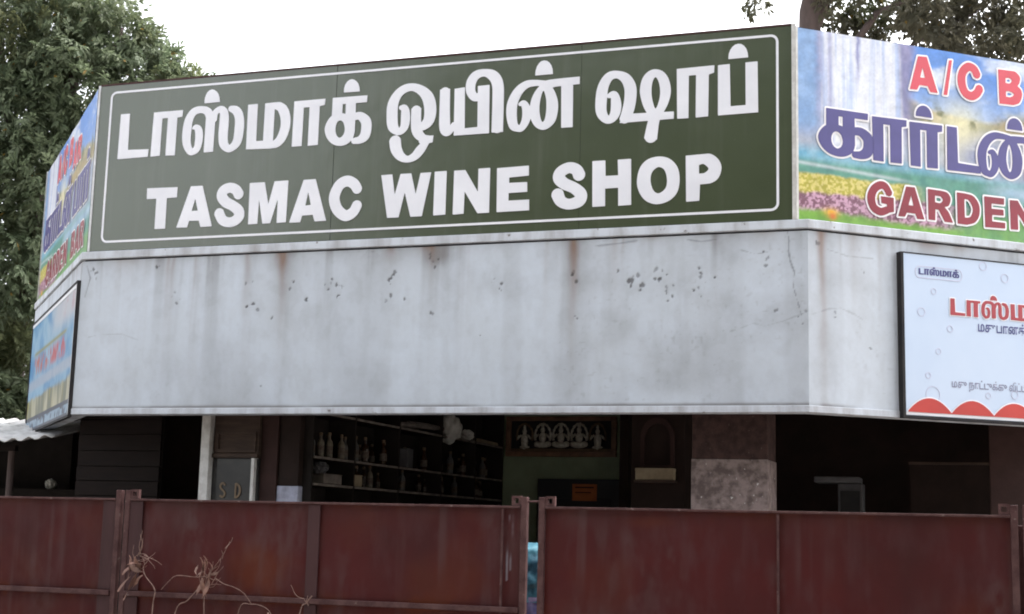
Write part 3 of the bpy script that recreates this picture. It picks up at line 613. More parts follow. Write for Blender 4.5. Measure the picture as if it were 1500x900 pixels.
MB().prism([(x, y) for x, y in inner] + back, 3.2, 3.34).build('roof_slab', ceil_m, shop)
MB().prism([(x, y) for x, y in band_loop(path, -.5)] + back, .001, .15).build('plinth', floor_m, shop)
# walls and piers under the canopy
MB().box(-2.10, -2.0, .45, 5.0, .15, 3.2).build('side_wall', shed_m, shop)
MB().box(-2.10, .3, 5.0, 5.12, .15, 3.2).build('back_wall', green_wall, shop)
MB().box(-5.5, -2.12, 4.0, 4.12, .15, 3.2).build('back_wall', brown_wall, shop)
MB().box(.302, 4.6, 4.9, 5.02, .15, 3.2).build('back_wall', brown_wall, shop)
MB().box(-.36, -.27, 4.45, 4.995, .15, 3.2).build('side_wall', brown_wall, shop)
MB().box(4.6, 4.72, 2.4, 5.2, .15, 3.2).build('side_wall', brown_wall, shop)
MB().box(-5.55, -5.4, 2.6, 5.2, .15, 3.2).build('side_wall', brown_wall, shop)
def pier(x0, x1, y0, y1, split, low, high):
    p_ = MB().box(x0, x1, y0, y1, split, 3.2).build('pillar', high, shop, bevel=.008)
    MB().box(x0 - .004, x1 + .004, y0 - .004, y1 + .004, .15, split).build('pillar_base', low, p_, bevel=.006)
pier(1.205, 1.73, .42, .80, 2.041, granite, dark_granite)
pier(-2.005, -1.83, .42, .62, 1.811, pale_blue, brown_wall)
pier(3.16, 3.55, 1.32, 1.7, 1.2, maroon, maroon)
# niche column between the back wall and the big pillar
col = MB().box(.379, .821, 2.0, 2.35, .15, 3.2).build('niche_column', brown_wall, shop)
arch = [(.46, 2.06), (.74, 2.06)] + [(.60 + .14 * math.cos(R(a)), 2.30 + .16 * math.sin(R(a))) for a in range(0, 181, 15)]
me = solid_from_loops([[(x * 1000, z * 1000) for x, z in arch], [((x - .6) * 780 + 600, (z - 2.06) * 850 + 2072) for x, z in arch]], 1.965, 1.998, 'arch_moulding'); link('arch_moulding', me, maroon, col)
MB().box(.43, .76, 1.88, 1.998, 1.93, 1.95).build('niche_shelf', wood_m, col)
# window bay with a white post
MB().box(-2.622, -2.545, .30, .37, .15, 3.2).build('post', white_paint, shop, bevel=.006)
win = MB().box(-2.54, -2.15, .37, .40, .15, 2.012).build('window', glass_m, shop)
MB().box(-2.54, -2.15, .34, .40, 2.018, 2.05).build('window_frame', wood_m, win)
MB().box(-2.19, -2.165, .33, .395, .15, 2.016).build('window_frame', white_paint, win)
tr = MB().box(-2.54, -2.15, .36, .40, 2.052, 2.42).build('transom', wood_m, shop)
for bx in ((-2.52, -2.17, .345, .359, 2.06, 2.085), (-2.52, -2.17, .345, .359, 2.20, 2.22), (-2.52, -2.495, .345, .359, 2.086, 2.199), (-2.195, -2.17, .345, .359, 2.086, 2.199)):
    MB().box(*bx).build('moulding', wood_m, tr)
MB().box(-2.145, -2.01, .40, .46, .15, 3.2).build('door_jamb', maroon, shop)
# boarded wall in the left bay, plank by plank
bw = MB().box(-4.25, -3.42, 1.03, 1.06, .15, 3.2).build('boarded_wall', shed_m, shop)
z = .16
while z < 3.1:
    h = random.uniform(.115, .145)
    MB().box(-4.24, -3.43, 1.0 + random.uniform(0, .012), 1.029, z, z + h - .008).build('plank', dark_wood, bw)
    z += h

# ------------------------------------------------------------------ main sign
sign = empty('shop_sign', (0, 10, 3.617), FRONT, 'long olive green signboard with white Tamil lettering and TASMAC WINE SHOP', 'sign')
SL, SR, SH = -3.545, 1.965, 1.352
for x0, x1, dy in ((SL, -1.4495, 0.), (-1.4465, .4775, .0022), (.4805, SR, .0008)):
    MB().box(x0, x1, dy, .09, 0, SH).build('panel', sign_green, sign)
MB().box(SR + .001, SR + .028, -.012, .085, -.004, SH + .01).build('edge_strip', white_paint, sign)
MB().box(SL - .02, SL - .001, -.006, .085, 0, SH + .006).build('edge_strip', alu, sign)
MB().box(SL, SR, -.004, .085, SH + .001, SH + .014).build('edge_strip', gate_frame, sign)
me = solid_from_loops(ring_rect(-3448, 62, 1877, 1300, 55, 17), -.003, -.0003, 'border'); link('border', me, white_vinyl, sign)
for nm, it in MAIN_TEXT:
    link('letter', glyph_mesh(moved(it, 1, 1, SL * 1000, 0), -.005, -.0003, 'letter'), white_vinyl, sign)
for k in range(4):
    x = -3.2 + k * 1.6
    MB().tube([(x, .12, -.05), (x, .12, 1.3)], .02).tube([(x, .12, 1.2), (x, 1.3, -.27)], .018).build('support_strut', dark_steel, sign)

# ------------------------------------------------------------------ printed garden banners on the two side faces
GL = dict((nm, it) for nm, it in MAIN_TEXT[:12])
BL = dict((nm, it) for nm, r_, it in BANNER_TEXT)
KA = [i for i in GL['ka'][:-1]]; NA = [i for i in GL['na'][:-1]]; PA = [GL['pa'][0]]
rows = [(0, it) for nm, r_, it in BANNER_TEXT if r_ == 0]
rows += [(0, fit(BL['A'], 1925, 933, 2140, 1165)), (0, fit(BL['R'], 2175, 933, 2400, 1165))]
rows += [(2, it) for nm, r_, it in BANNER_TEXT if r_ == 2]
rows += [(2, fit(BL['B'], 2180, 96, 2390, 322)), (2, fit(BL['A'], 2410, 96, 2650, 322)), (2, fit(BL['R'], 2675, 96, 2900, 322))]
rows += [(1, fit(KA, 159, 468, 558, 799)), (1, fit(GL['aa'], 588, 473, 869, 790)), (1, fit(GL['aa'], 892, 470, 1164, 789) + [dome(945, 1078, 833, 82)]),
         (1, fit(GL['ta'], 1198, 472, 1482, 790)), (1, fit(NA, 1494, 464, 2000, 790) + [dome(1717, 1853, 832, 88)]),
         (1, fit(PA, 2130, 470, 2400, 789)), (1, fit(GL['aa'], 2430, 473, 2700, 790)), (1, fit(GL['aa'], 2725, 473, 2995, 790) + [dome(2790, 2925, 833, 82)])]
BWID = 3.12
def banner_print(X, Z):
    n1, n2, n3 = fbm(X * 5, Z * 5, 1), fbm(X * 16, Z * 16, 2), fbm(X * 62, Z * 62, 6, 2)
    S = lambda *c_: np.array(srgb(*c_))[None, None, :]
    def mixc(a, b, t): return a + (b - a) * t[..., None]
    col = mixc(S(150, 185, 240), S(95, 150, 230), sstep(.95, 1.35, Z + .2 * n1)) + 0 * X[..., None]
    col = mixc(col, S(225, 235, 250), sstep(.5, .75, fbm(X * 2.5, Z * 7, 9)))
    hill = .90 + .06 * np.sin(X * 3.1) + .05 * n1
    col = mixc(col, mixc(S(150, 150, 120), S(205, 190, 150), sstep(.35, .7, n2)), sstep(hill + .02, hill - .03, Z))
    col = mixc(col, S(170, 185, 215), sstep(.84, .74, Z + .05 * n1) * .8)
    col = mixc(col, S(246, 240, 196), np.exp(-((X - 1.33) / .20) ** 2 - ((Z - .76) / .22) ** 2) * .95)
    col = mixc(col, S(120, 135, 200), np.exp(-((X - 1.5) / .20) ** 2 - ((Z - .60) / .12) ** 2) * .7)
    col = mixc(col, mixc(S(205, 180, 120), S(150, 140, 110), n2), sstep(1.55, 1.75, X) * np.exp(-((Z - .86) / .05) ** 2))
    tr_ = sstep(.52, .66, fbm(X * 7, Z * 9, 61)) * np.exp(-((Z - hill + .02) / .07) ** 2) * sstep(.95, 1.1, X)
    col = mixc(col, mixc(S(82, 96, 62), S(140, 140, 90), n3), tr_ * .9)
    rip = sstep(.5, .7, fbm(X * 4, Z * 40, 62, 3)) * np.exp(-((Z - .64) / .10) ** 2) * sstep(1.1, 1.2, X)
    col = mixc(col, S(225, 228, 225), rip * .45)
    # cliffs and the fall
    cl = sstep(1.06, .93, X + .10 * n1 + (1.3 - Z) * .05) * sstep(.55, .75, Z)
    col = mixc(col, mixc(S(120, 125, 175), S(165, 160, 200), n2), cl)
    col = mixc(col, mixc(S(105, 150, 205), S(170, 200, 240), n1), sstep(.24, .15, X + .06 * n2) * sstep(.55, .7, Z))
    fall = sstep(.16, .25, X + .03 * n1) * sstep(.86, .80, X - .05 * (1.3 - Z) + .03 * n1) * sstep(.45, .6, Z)
    stre = fbm(X * 26, Z * 1.2, 4)
    col = mixc(col, mixc(S(196, 212, 246), S(240, 244, 255), sstep(.3, .62, stre)), fall)
    col = mixc(col, S(130, 130, 190), fall * np.exp(-((X - .50 + .03 * n2) / .014) ** 2) * sstep(.85, 1.25, Z) * .8)
    col = mixc(col, S(120, 120, 185), fall * np.exp(-((X - .26) / .02) ** 2) * .5)
    # pool, far bank
    pool = sstep(.60, .50, Z + .06 * n1 + .04 * X)
    col = mixc(col, mixc(S(90, 170, 205), S(170, 215, 235), n2), pool)
    col = mixc(col, mixc(S(70, 135, 130), S(110, 175, 150), n2), sstep(.47, .40, Z + .02 * n2))
    col = mixc(col, mixc(S(95, 150, 190), S(200, 225, 240), n1), sstep(1.55, 1.9, X + .2 * n1) * np.exp(-((Z - .36) / .06) ** 2))
    col = mixc(col, S(205, 220, 225), np.exp(-((Z - .385 + .05 * (X - .3)) / .013) ** 2) * sstep(1.0, .7, X) * .8)
    # flower beds and lawn
    bed = sstep(.36, .33, Z + .03 * n2) * sstep(1.12, .85, X + .1 * n1)
    col = mixc(col, mixc(S(186, 178, 62), S(230, 216, 128), sstep(.35, .65, n3)), bed)
    pink = sstep(.235, .20, Z + .05 * n2 - .03 * X) * sstep(1.5, 1.1, X)
    col = mixc(col, mixc(S(135, 90, 110), S(215, 170, 195), sstep(.35, .65, n3)), pink)
    lawn = sstep(.125, .075, Z + .03 * n2 + .05 * np.clip(X - .2, 0, .6) - .06 * np.clip(X - 1.2, 0, 1.5))
    col = mixc(col, mixc(S(95, 150, 50), S(140, 190, 75), n2), lawn)
    col = mixc(col, mixc(S(100, 160, 110), S(130, 180, 90), n2), sstep(.24, .15, Z + .03 * n2) * sstep(1.15, 1.45, X))
    col = mixc(col, S(240, 190, 70), np.exp(-((X - .26) / .055) ** 2 - ((Z - .075) / .03) ** 2) * (.5 + n3))
    col = mixc(col, S(225, 120, 40), np.exp(-((X - .27) / .03) ** 2 - ((Z - .05) / .025) ** 2))
    col = col * (1 + .34 * (fbm(X * 24, Z * 24, 65, 3) - .5) + .18 * (fbm(X * 75, Z * 75, 66, 2) - .5))[..., None]
    return np.clip(col, 0, 1)
xs, zs = np.linspace(0, BWID, 660), np.linspace(0, SH - .01, 286)
X, Z = np.meshgrid(xs, zs)
ban_me = sheet('printed_sheet', xs, zs, (.006 * (fbm(X * 2, Z * 2, 7) - .5) + .002 * np.sin(X * 9 + 4 * fbm(X * 1.5, Z * 1.5, 67))), {'print': banner_print(X, Z) * .72})
ban_mat = attr_mat('garden print on vinyl')
ban_colors = [mat('red print', srgb(200, 66, 82), srgb(188, 58, 72), .4, 4), mat('violet print', srgb(72, 66, 128), srgb(64, 58, 116), .4, 4), mat('crimson print', srgb(134, 22, 44), srgb(120, 18, 38), .4, 4)]
ban_white = mat('white print', (.80, .78, .80), (.74, .72, .74), .4, 4)
ban_letters = [(r_, glyph_mesh(it, -.0075, -.0055, 'letter'), glyph_mesh(it, -.0050, -.0030, 'letter_outline', 4., 13.)) for r_, it in rows]
frame_me = MB().box(-.004, BWID + .004, .008, .03, -.002, SH - .004).mesh('backing')
rim_me = MB().box(-.012, .004, -.010, .028, 0, SH - .006).mesh('edge_strip')
def banner(loc, rz, label):
    o = empty('garden_banner', loc, rz, label, 'banner', 'garden bar banners')
    link('printed_sheet', ban_me, ban_mat, o)
    link('backing', frame_me, dark_steel, o)
    for r_, a_, b_ in ban_letters:
        c_ = link('letter', a_, ban_colors[r_], o)
        link('letter_outline', b_, ban_white, c_)
    link('edge_strip', rim_me, white_paint, o)
def on_front(s, n=0.): return (s * math.cos(FRONT) - n * math.sin(FRONT), 10 + s * math.sin(FRONT) + n * math.cos(FRONT))
ax, ay = on_front(SR + .034)
banner((ax, ay, 3.613), RIGHT, 'waterfall garden banner reading A/C BAR GARDEN above the white notice board')
bx_, by_ = on_front(SL - .024)
banner((bx_ - (BWID + .012) * math.cos(LEFT), by_ - (BWID + .012) * math.sin(LEFT), 3.613), LEFT, 'garden banner turned away beside the big leafy tree, above the blue poster')

# ------------------------------------------------------------------ pale blue notice board on the right face
fx, fy = on_front(WR)
nb = empty('notice_board', (fx, fy, 2.325), RIGHT, 'pale blue framed notice board with red Tamil heading and red scalloped foot', 'notice board')
NX0, NX1, NZ0, NZ1 = .712, 2.96, .018, 1.118
board_m = mat('pale blue board', (.45, .545, .69), (.485, .575, .71), .35, 1.5, spec=.4)
red_m = mat('signal red print', (.46, .026, .016), (.38, .02, .014), .4, 3)
text_red = mat('heading red', (.36, .026, .036), (.29, .02, .03), .4, 3)
navy_m = mat('navy print', (.035, .04, .16), (.05, .05, .19), .5, 6)
grey_print = mat('grey print', (.15, .15, .24), (.25, .26, .36), .5, 20)
lilac = mat('lilac line print', (.44, .45, .58), (.50, .52, .66), .5, 20)
MB().box(NX0, NX1, -.042, -.01, NZ0, NZ1).build('panel', board_m, nb)
for bx in ((NX0 - .022, NX0 - .001, -.05, .0, NZ0 - .02, NZ1 + .006), (NX1 + .001, NX1 + .022, -.05, .0, NZ0 - .02, NZ1 + .006), (NX0, NX1, -.05, .0, NZ0 - .02, NZ0 - .001), (NX0, NX1, -.046, .0, NZ1 + .001, NZ1 + .008)):
    MB().box(*bx).build('frame', dark_steel, nb)
W_, H_ = NX1 - NX0, NZ1 - NZ0
me = solid_from_loops([[(NX0 * 1000 + 4, NZ0 * 1000 + 3), (NX1 * 1000 - 4, NZ0 * 1000 + 3), (NX1 * 1000 - 4, NZ0 * 1000 + 20), (NX0 * 1000 + 4, NZ0 * 1000 + 20)]], -.0445, -.0425, 'white_strip'); link('white_strip', me, white_vinyl, nb)
k = 0
cx = NX0 + .19
while cx < NX1 - .1:
    def scal(g_):
        pts = []
        for i in range(21):
            x = cx - .172 - g_ + (.344 + 2 * g_) * i / 20
            x = min(max(x, NX0 + .016 - g_), NX1 - .01)
            pts.append((x * 1000, (NZ0 + .022 + max(0, .098 + g_ - (.098 + g_) * ((x - cx) / (.178 + g_)) ** 2)) * 1000))
        return [[(pts[0][0], (NZ0 + .022 - g_ * .2) * 1000)] + pts + [(pts[-1][0], (NZ0 + .022 - g_ * .2) * 1000)]]
    link('scallop', solid_from_loops(scal(0.), -.0490, -.0470, 'scallop'), red_m, nb)
    link('scallop_edge', solid_from_loops(scal(.009), -.0462 + .0003 * (k % 2), -.0447, 'scallop_edge'), white_vinyl, nb)
    cx += .345; k += 1
for x, z, r_ in ((.954, .871, .022), (.851, .722, .031), (1.08, .622, .024), (.982, .461, .022), (.896, .293, .022), (1.544, 1.01, .032), (1.364, 1.08, .032), (1.38, .182, .022), (1.60, .20, .03), (.931, .165, .058), (1.9, .3, .04), (2.2, .9, .05), (2.5, .4, .03), (2.7, .7, .06)):
    link('bubble', solid_from_loops([circle(x * 1000, z * 1000, r_ * 1000), circle(x * 1000, z * 1000, r_ * 1000 - 5)], -.0440, -.0425, 'bubble'), lilac, nb)
link('logo_outline', solid_from_loops(ring_rect(806, 955, 1190, 1040, 38, 6), -.0440, -.0425, 'logo_outline'), lilac, nb)
GLL = [it for nm, it in MAIN_TEXT[:6]]
for it in GLL:
    link('letter', glyph_mesh(moved(it, .150, .115, 835 - 199 * .150, 980 - 737 * .115), -.0445, -.0425, 'letter', 2.), navy_m, nb)
    h_ = moved(it, .435, .315, 1083 - 199 * .435, 718 - 737 * .315)
    o = link('letter', glyph_mesh(h_, -.0470, -.0455, 'letter', 3.), text_red, nb)
    link('letter_outline', glyph_mesh(h_, -.0450, -.0428, 'letter_outline', 3., 7.), white_vinyl, o)
def text_line(s, x, z, size, m, parent, y=-.0440, bold=0., sx=1.):
    cu = bpy.data.curves.new('text', 'FONT'); cu.body = s; cu.size = size; cu.offset = bold; cu.fill_mode = 'FRONT'
    t = bpy.data.objects.new('text', cu); C.objects.link(t)
    bpy.context.view_layer.update()
    me = bpy.data.meshes.new_from_object(t.evaluated_get(bpy.context.evaluated_depsgraph_get()))
    bpy.data.objects.remove(t); bpy.data.curves.remove(cu)
    me.transform(Matrix.Translation((x, y, z)) @ Matrix.Rotation(R(90), 4, 'X') @ Matrix.Diagonal((sx, 1, 1, 1)))
    me.name = 'lettering'
    o = link('lettering', me, m, parent); o['kind'] = 'stuff'      # fine print, too small to pick apart
    return o
text_line('மதுபானக்கடை', 1.305, .622, .090, navy_m, nb, bold=.0016, sx=.78)
text_line('மது நாட்டுக்கு வீட்டுக்கு உயிருக்கு கேடு', 1.08, .224, .072, grey_print, nb, bold=.0008, sx=.80)

# ------------------------------------------------------------------ blue poster board on the left face
fx, fy = on_front(WL)
PW = 2.86
pb = empty('poster_board', (fx - (PW + .02) * math.cos(LEFT), fy - (PW + .02) * math.sin(LEFT), 2.325), LEFT, 'framed blue poster hung below the garden banner by the tin roof', 'poster')
xs, zs = np.linspace(0, PW, 260), np.linspace(0, 1.04, 150)
X, Z = np.meshgrid(xs, zs)
def poster_print(X, Z):
    n1, n2 = fbm(X * 4, Z * 5, 41), fbm(X * 12, Z * 14, 42)
    S = lambda *c_: np.array(srgb(*c_))[None, None, :]
    def mixc(a, b, t): return a + (b - a) * t[..., None]
    col = mixc(S(70, 150, 205), S(150, 195, 225), sstep(.3, .7, n1)) + 0 * X[..., None]
    col = mixc(col, S(205, 210, 220), sstep(1.3, 2.4, X + .5 * n1) * sstep(.7, .9, Z))
    col = mixc(col, S(205, 150, 165), np.exp(-((X - 2.5) / .3) ** 2 - ((Z - .93) / .07) ** 2) * sstep(.45, .6, n2))
    t = sstep(.42, .5, fbm(X * 22, Z * 9, 43, 2)) * np.exp(-((Z - .60) / .085) ** 4) * sstep(.2, .4, X) * sstep(2.5, 2.3, X)
    col = mixc(col, mixc(S(196, 90, 60), S(200, 60, 80), sstep(.8, 2, X)), t * .95)
    col = mixc(col, S(150, 150, 95), np.exp(-((Z - .72) / .018) ** 2) * sstep(.2, .4, X) * sstep(2.5, 2.3, X))
    col = mixc(col, mixc(S(150, 175, 205), S(190, 200, 215), n2), np.exp(-((Z - .43) / .05) ** 4))
    low = sstep(.38, .33, Z + .10 * n1)
    col = mixc(col, mixc(S(120, 125, 105), S(205, 200, 170), sstep(.35, .65, fbm(X * 7, Z * 2, 44))), low)
    col = mixc(col, S(160, 150, 70), low * sstep(.55, .7, fbm(X * 5, Z * 1.5, 45)))
    col = mixc(col, S(35, 50, 80), sstep(.13, .125, Z))
    col = mixc(col, S(150, 180, 205), sstep(.095, .09, Z) * sstep(.02, .025, Z) * sstep(.4, .5, fbm(X * 20, Z * 20, 46, 2)))
    return np.clip(col, 0, 1)
link('printed_sheet', sheet('printed_sheet', xs, zs, None, {'print': poster_print(X, Z) * .6}, -.024), attr_mat('poster print'), pb)
MB().box(0, PW, -.021, -.004, 0, 1.04).build('backing', dark_steel, pb)
for bx in ((-.03, -.001, -.031, -.001, -.02, 1.06), (PW + .001, PW + .018, -.031, -.001, -.02, 1.06), (0, PW, -.031, -.001, -.02, -.001), (0, PW, -.031, -.001, 1.041, 1.06)):
    MB().box(*bx).build('frame', dark_steel, pb)
for bx in ((PW - .035, PW - .001, -.028, -.025, .002, 1.038), (.001, PW - .036, -.028, -.025, 1.01, 1.038)):
    MB().box(*bx).build('white_border', white_vinyl, pb)

# ------------------------------------------------------------------ sheet metal gates along the road
def gate(x0, x1, label, rail, seams, plates, eye_l, eye_r, seed, rusty=(), scrape=None, fine=True):
    o = empty('sheet_gate', (x0 * math.cos(FRONT), 8.01 + x0 * math.sin(FRONT), 0), FRONT, label, 'gate', 'oxide red gates along the road')
    wd, z0, z1 = x1 - x0, .06, 1.648
    xs, zs = np.linspace(.02, wd - .02, 260 if fine else 60), np.linspace(z0 + .02, z1 - .006, 170 if fine else 40)
    X, Z = np.meshgrid(xs, zs)
    at_ = np.zeros(X.shape + (3,))
    at_[..., 0] = .4 * sstep(.52, .8, fbm(X * 3, Z * 2.2, seed)) * sstep(.35, .7, fbm(X * 14, Z * 5, seed + 2)) + .35 * np.exp(-((z1 - Z) / .05)) * fbm(X * 8, Z * 8, seed + 4)
    at_[..., 1] = .22 * sstep(.5, .75, fbm(X * 2.5, Z * 2.5, seed + 6))
    edge_ = np.minimum(np.minimum(X, wd - X), z1 - Z)
    if rail: edge_ = np.minimum(edge_, np.abs(Z - 1.085) - .015)
    at_[..., 1] += .7 * np.exp(-np.clip(edge_, 0, 9) / .03) * sstep(.4, .7, fbm(X * 11, Z * 11, seed + 31))
    rs2 = np.random.default_rng(seed)
    for _ in range(9):                                     # hand marks and dusty smears
        cx, cz, rr_ = rs2.uniform(0, wd), rs2.uniform(.9, 1.55), rs2.uniform(.04, .13)
        at_[..., 0] += rs2.uniform(.1, .35) * sstep(1.2, .1, np.hypot((X - cx) / rr_, (Z - cz) / rr_ * .35) + 1.6 * (fbm(X * 13, Z * 7, seed + 40, 5) - .5)) * sstep(.3, .65, fbm(X * 26, Z * 12, seed + 41))
    run = fbm(X * 16, Z * .7, seed + 44)
    at_[..., 0] += .38 * sstep(.55, .8, run) * sstep(.35, .7, fbm(X * 3, Z * 2, seed + 45))
    for cx, cz, rx, rz_, amp in rusty:
        d = np.hypot((X - cx) / rx, (Z - cz) / rz_) + .9 * (fbm(X * 5, Z * 5, seed + 8) - .5)
        at_[..., 1] += amp * sstep(1.0, .2, d) * (.5 + .8 * fbm(X * 12, Z * 9, seed + 9))
    if scrape:
        for ax_, az_, bx2, bz2, wv in scrape:
            t = np.clip((Z - az_) / (bz2 - az_), 0, 1)
            at_[..., 2] = np.maximum(at_[..., 2], .55 * sstep(wv, wv * .4, np.abs(X - ax_ - t * (bx2 - ax_))) * (Z > min(az_, bz2)) * (Z < max(az_, bz2)) * sstep(.25, .6, fbm(X * 30, Z * 6, seed)))
    yd = .022 * (fbm(X * 1.9, Z * 1.6, seed + 20) - .5) + .006 * (fbm(X * 6, Z * 6, seed + 21) - .5)
    link('sheet_panel', sheet('sheet_panel', xs, zs, yd + .008, {'wear': np.clip(at_, 0, 1)}), gate_red, o)
    MB().box(.0, .035, -.018, .022, z0, z1 + .05).build('stile', gate_frame, o, bevel=.003)
    MB().box(wd - .035, wd, -.018, .022, z0, z1 + .05).build('stile', gate_frame, o, bevel=.003)
    MB().box(.036, wd - .036, -.022, .022, z1 - .012, z1).build('top_rail', gate_frame, o, bevel=.002)
    MB().box(.036, wd - .036, .008, .03, z0, z0 + .04).build('bottom_rail', gate_frame, o)
    if rail: MB().box(.036, wd - .036, -.034, -.004, 1.070, 1.100).build('mid_rail', gate_frame, o, bevel=.004)
    for s_ in seams: MB().box(s_ - .006, s_ + .006, -.014, -.005, z0 + .02, z1 - .016).build('seam_strip', gate_frame, o)
    for a_, b_ in plates:
        MB().box(a_, b_, -.012, -.005, 1.104 if rail else z0, z1 - .016).build('stiffener_plate', gate_plate, o)
        if rail: MB().box(a_, b_, -.012, -.005, z0, 1.066).build('stiffener_plate', gate_plate, o)
    for on, ex in ((eye_l, .036), (eye_r, wd - .036 - .055)):
        if on: link('hinge_eye', solid_from_loops([[(ex * 1000, 1650), (ex * 1000 + 55, 1650), (ex * 1000 + 55, 1704), (ex * 1000, 1704)], [(ex * 1000 + 14, 1664), (ex * 1000 + 14, 1690), (ex * 1000 + 40, 1690), (ex * 1000 + 40, 1664)]], -.012, .012, 'hinge_eye'), gate_frame, o)
    return o
gate_plate = mat('dull brown flat bar', (.048, .020, .021), (.034, .014, .015), .6, 5, stretch=(1, 1, .3), bump=.2, spec=.2)
gate(-5.1, -2.476, 'oxide red gate leaf with middle rail, below the tin roof', True, (), ((2.50, 2.585),), False, False, 51, ((2.0, .9, .5, .3, .2),))
gate(-2.446, .122, 'oxide red gate leaf with rusty patch behind the dry weeds', True, (2.426 - .0,), ((.036, .125), (1.235, 1.31)), True, True, 61,
     ((.92, 1.28, .32, .24, .8), (2.1, 1.22, .36, .2, .2), (.55, 1.2, .25, .2, .25), (1.9, .9, .6, .3, .2)), ((2.462, 1.60, 2.447, 1.24, .006), (2.481, 1.60, 2.470, 1.30, .004)))
gate(.190, 2.668, 'oxide red gate leaf without middle rail in front of the granite pillar', False, (1.302,), (), True, True, 71, ((.62, 1.58, .25, .06, .5), (2.25, 1.15, .2, .2, .3)))
gate(2.690, 5.2, 'oxide red gate leaf below the pale blue notice board', False, (), (), True, False, 81, fine=False)
def fw(s, n=0.): return (s * math.cos(FRONT) - n * math.sin(FRONT), 8.01 + s * math.sin(FRONT) + n * math.cos(FRONT))
for gs, lb in ((-5.13, 'rusty post at the end of the gate leaf below the tin roof'), (-2.461, 'slim rusty post behind the joint beside the hooked dry stalk'), (2.679, 'slim rusty post behind the joint below the notice board'), (5.23, 'rusty post at the end of the gate leaf below the notice board')):
    x, y = fw(gs, .055)
    tag(MB().box(-.028, .028, 0, .05, 0, 1.60).build('gate_post', gate_frame, None, (x, y, 0), FRONT, bevel=.004), lb, 'post', 'gate posts')
x, y = fw(.156, 0)
o = MB().tube([(-.075, 0, 1.672), (.08, 0, 1.676)], .006, 6).build('latch_rod', gate_frame, None, (x, y, 0), FRONT)
tag(o, 'thin rod across the gap between two gate leaves', 'latch')

# ------------------------------------------------------------------ tarpaulin seen through the gap
x, y = fw(.16, .62)
tp = empty('covered_stack', (x, y, 0), FRONT, 'teal tarpaulin draped over a stack behind the gate gap', 'tarpaulin')
tarp_m = mat('teal tarpaulin', (.055, .20, .26), (.02, .085, .13), .5, 9, p=(.4, .6), bump=.8, bscale=18)
lilac_cloth = mat('lilac sack', (.36, .33, .50), (.12, .12, .3), .8, 14)
MB().box(-.26, .26, .0, .42, .001, 1.42).build('stack', cream, tp)
xs, zs = np.linspace(-.30, .30, 60), np.linspace(1.10, 1.447, 40)
X, Z = np.meshgrid(xs, zs)
yd = .06 * (fbm(X * 11, Z * 6, 91) - .5) + .05 * (fbm(X * 26, Z * 18, 92) - .5) + .10 * np.clip((Z - 1.40) / .05, 0, 1) ** 2
link('drape', sheet('drape', xs, zs, yd, None, -.06), tarp_m, tp)
xs, zs = np.linspace(-.29, .29, 50), np.linspace(.45, 1.13, 40)
X, Z = np.meshgrid(xs, zs)
link('sack', sheet('sack', xs, zs, .05 * (fbm(X * 9, Z * 7, 95) - .5), None, -.035), lilac_cloth, tp)

# ------------------------------------------------------------------ bottle rack on the side wall of the shop
def in_shop(s, n_): return (s * math.cos(FRONT) - n_ * math.sin(FRONT), 10 + s * math.sin(FRONT) + n_ * math.cos(FRONT))
x, y = in_shop(-2.0, .5)
rk = empty('bottle_rack', (x, y, .15), FRONT, 'long dark rack with pale shelf edges along the black side wall', 'rack')
tiers = (1.40, 1.695, 1.902, 2.25)
for t in tiers:
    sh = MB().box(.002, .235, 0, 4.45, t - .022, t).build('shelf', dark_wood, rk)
    for ya, yb in ((.03, .74), (.78, 1.65), (1.69, 2.67), (2.71, 3.58), (3.62, 4.42)):
        MB().box(.236, .246, ya, yb, t - .021, t - .003).build('edge_strip', pale_shelf, sh)
for yy in (.0, .76, 1.67, 2.69, 3.6, 4.44):
    MB().box(.002, .243, yy - .012, yy + .012, .0, 2.7).build('upright', shed_m, rk)
bott = [mat('brown glass', (.05, .022, .010), (.03, .014, .008), .15, 4), mat('clear dusty glass', (.10, .10, .095), (.06, .06, .055), .3, 9), mat('pale labelled bottle', (.17, .145, .105), (.1, .085, .065), .4, 12)]
prof = [(.033, 0), (.036, .01), (.036, .125), (.03, .15), (.014, .175), (.013, .205), (.016, .207), (.016, .225), (.012, .228)]
b_me = MB().lathe(prof, 10).mesh('body'); lab_me = MB().lathe([(.0368, .035), (.0368, .105)], 10).mesh('paper_label')
cap_me = MB().lathe([(.0165, .205), (.017, .232), (.008, .235)], 8).mesh('cap')
label_m = mat('stained paper label', (.16, .14, .11), (.07, .05, .04), .8, 30)
def bottle(s, n_, z, k, sc_=1.):
    x, y = in_shop(s, n_)
    kind_ = ('brown glass', 'clear dusty glass', 'pale labelled')[k]
    o = empty('bottle', (x, y, z), random.uniform(0, 6), 'small %s bottle on the %s shelf of the long dark rack' % (kind_, 'middle' if z > 2 else 'lower'), 'bottle', '%s bottles on the %s shelf' % (kind_, 'middle' if z > 2 else 'lower'))
    o.scale = (sc_, sc_, sc_)
    bb = b_me.copy(); link('body', bb, bott[k], o); link('paper_label', lab_me.copy(), label_m, o); link('cap', cap_me.copy(), gold_m, o)
for n_, k, q in ((.62, 1, .8), (.70, 2, .8), (.86, 2, .85), (.95, 1, .8), (1.08, 2, .85), (1.19, 1, .8), (1.42, 1, .9), (1.55, 0, .9), (1.9, 0, .9), (2.05, 0, .85), (2.9, 0, .9), (3.5, 1, .9), (3.9, 0, .9), (4.5, 1, .9), (4.65, 0, .9)):
    bottle(-1.82 + random.uniform(-.04, .03), n_, .15 + tiers[2], k, q)
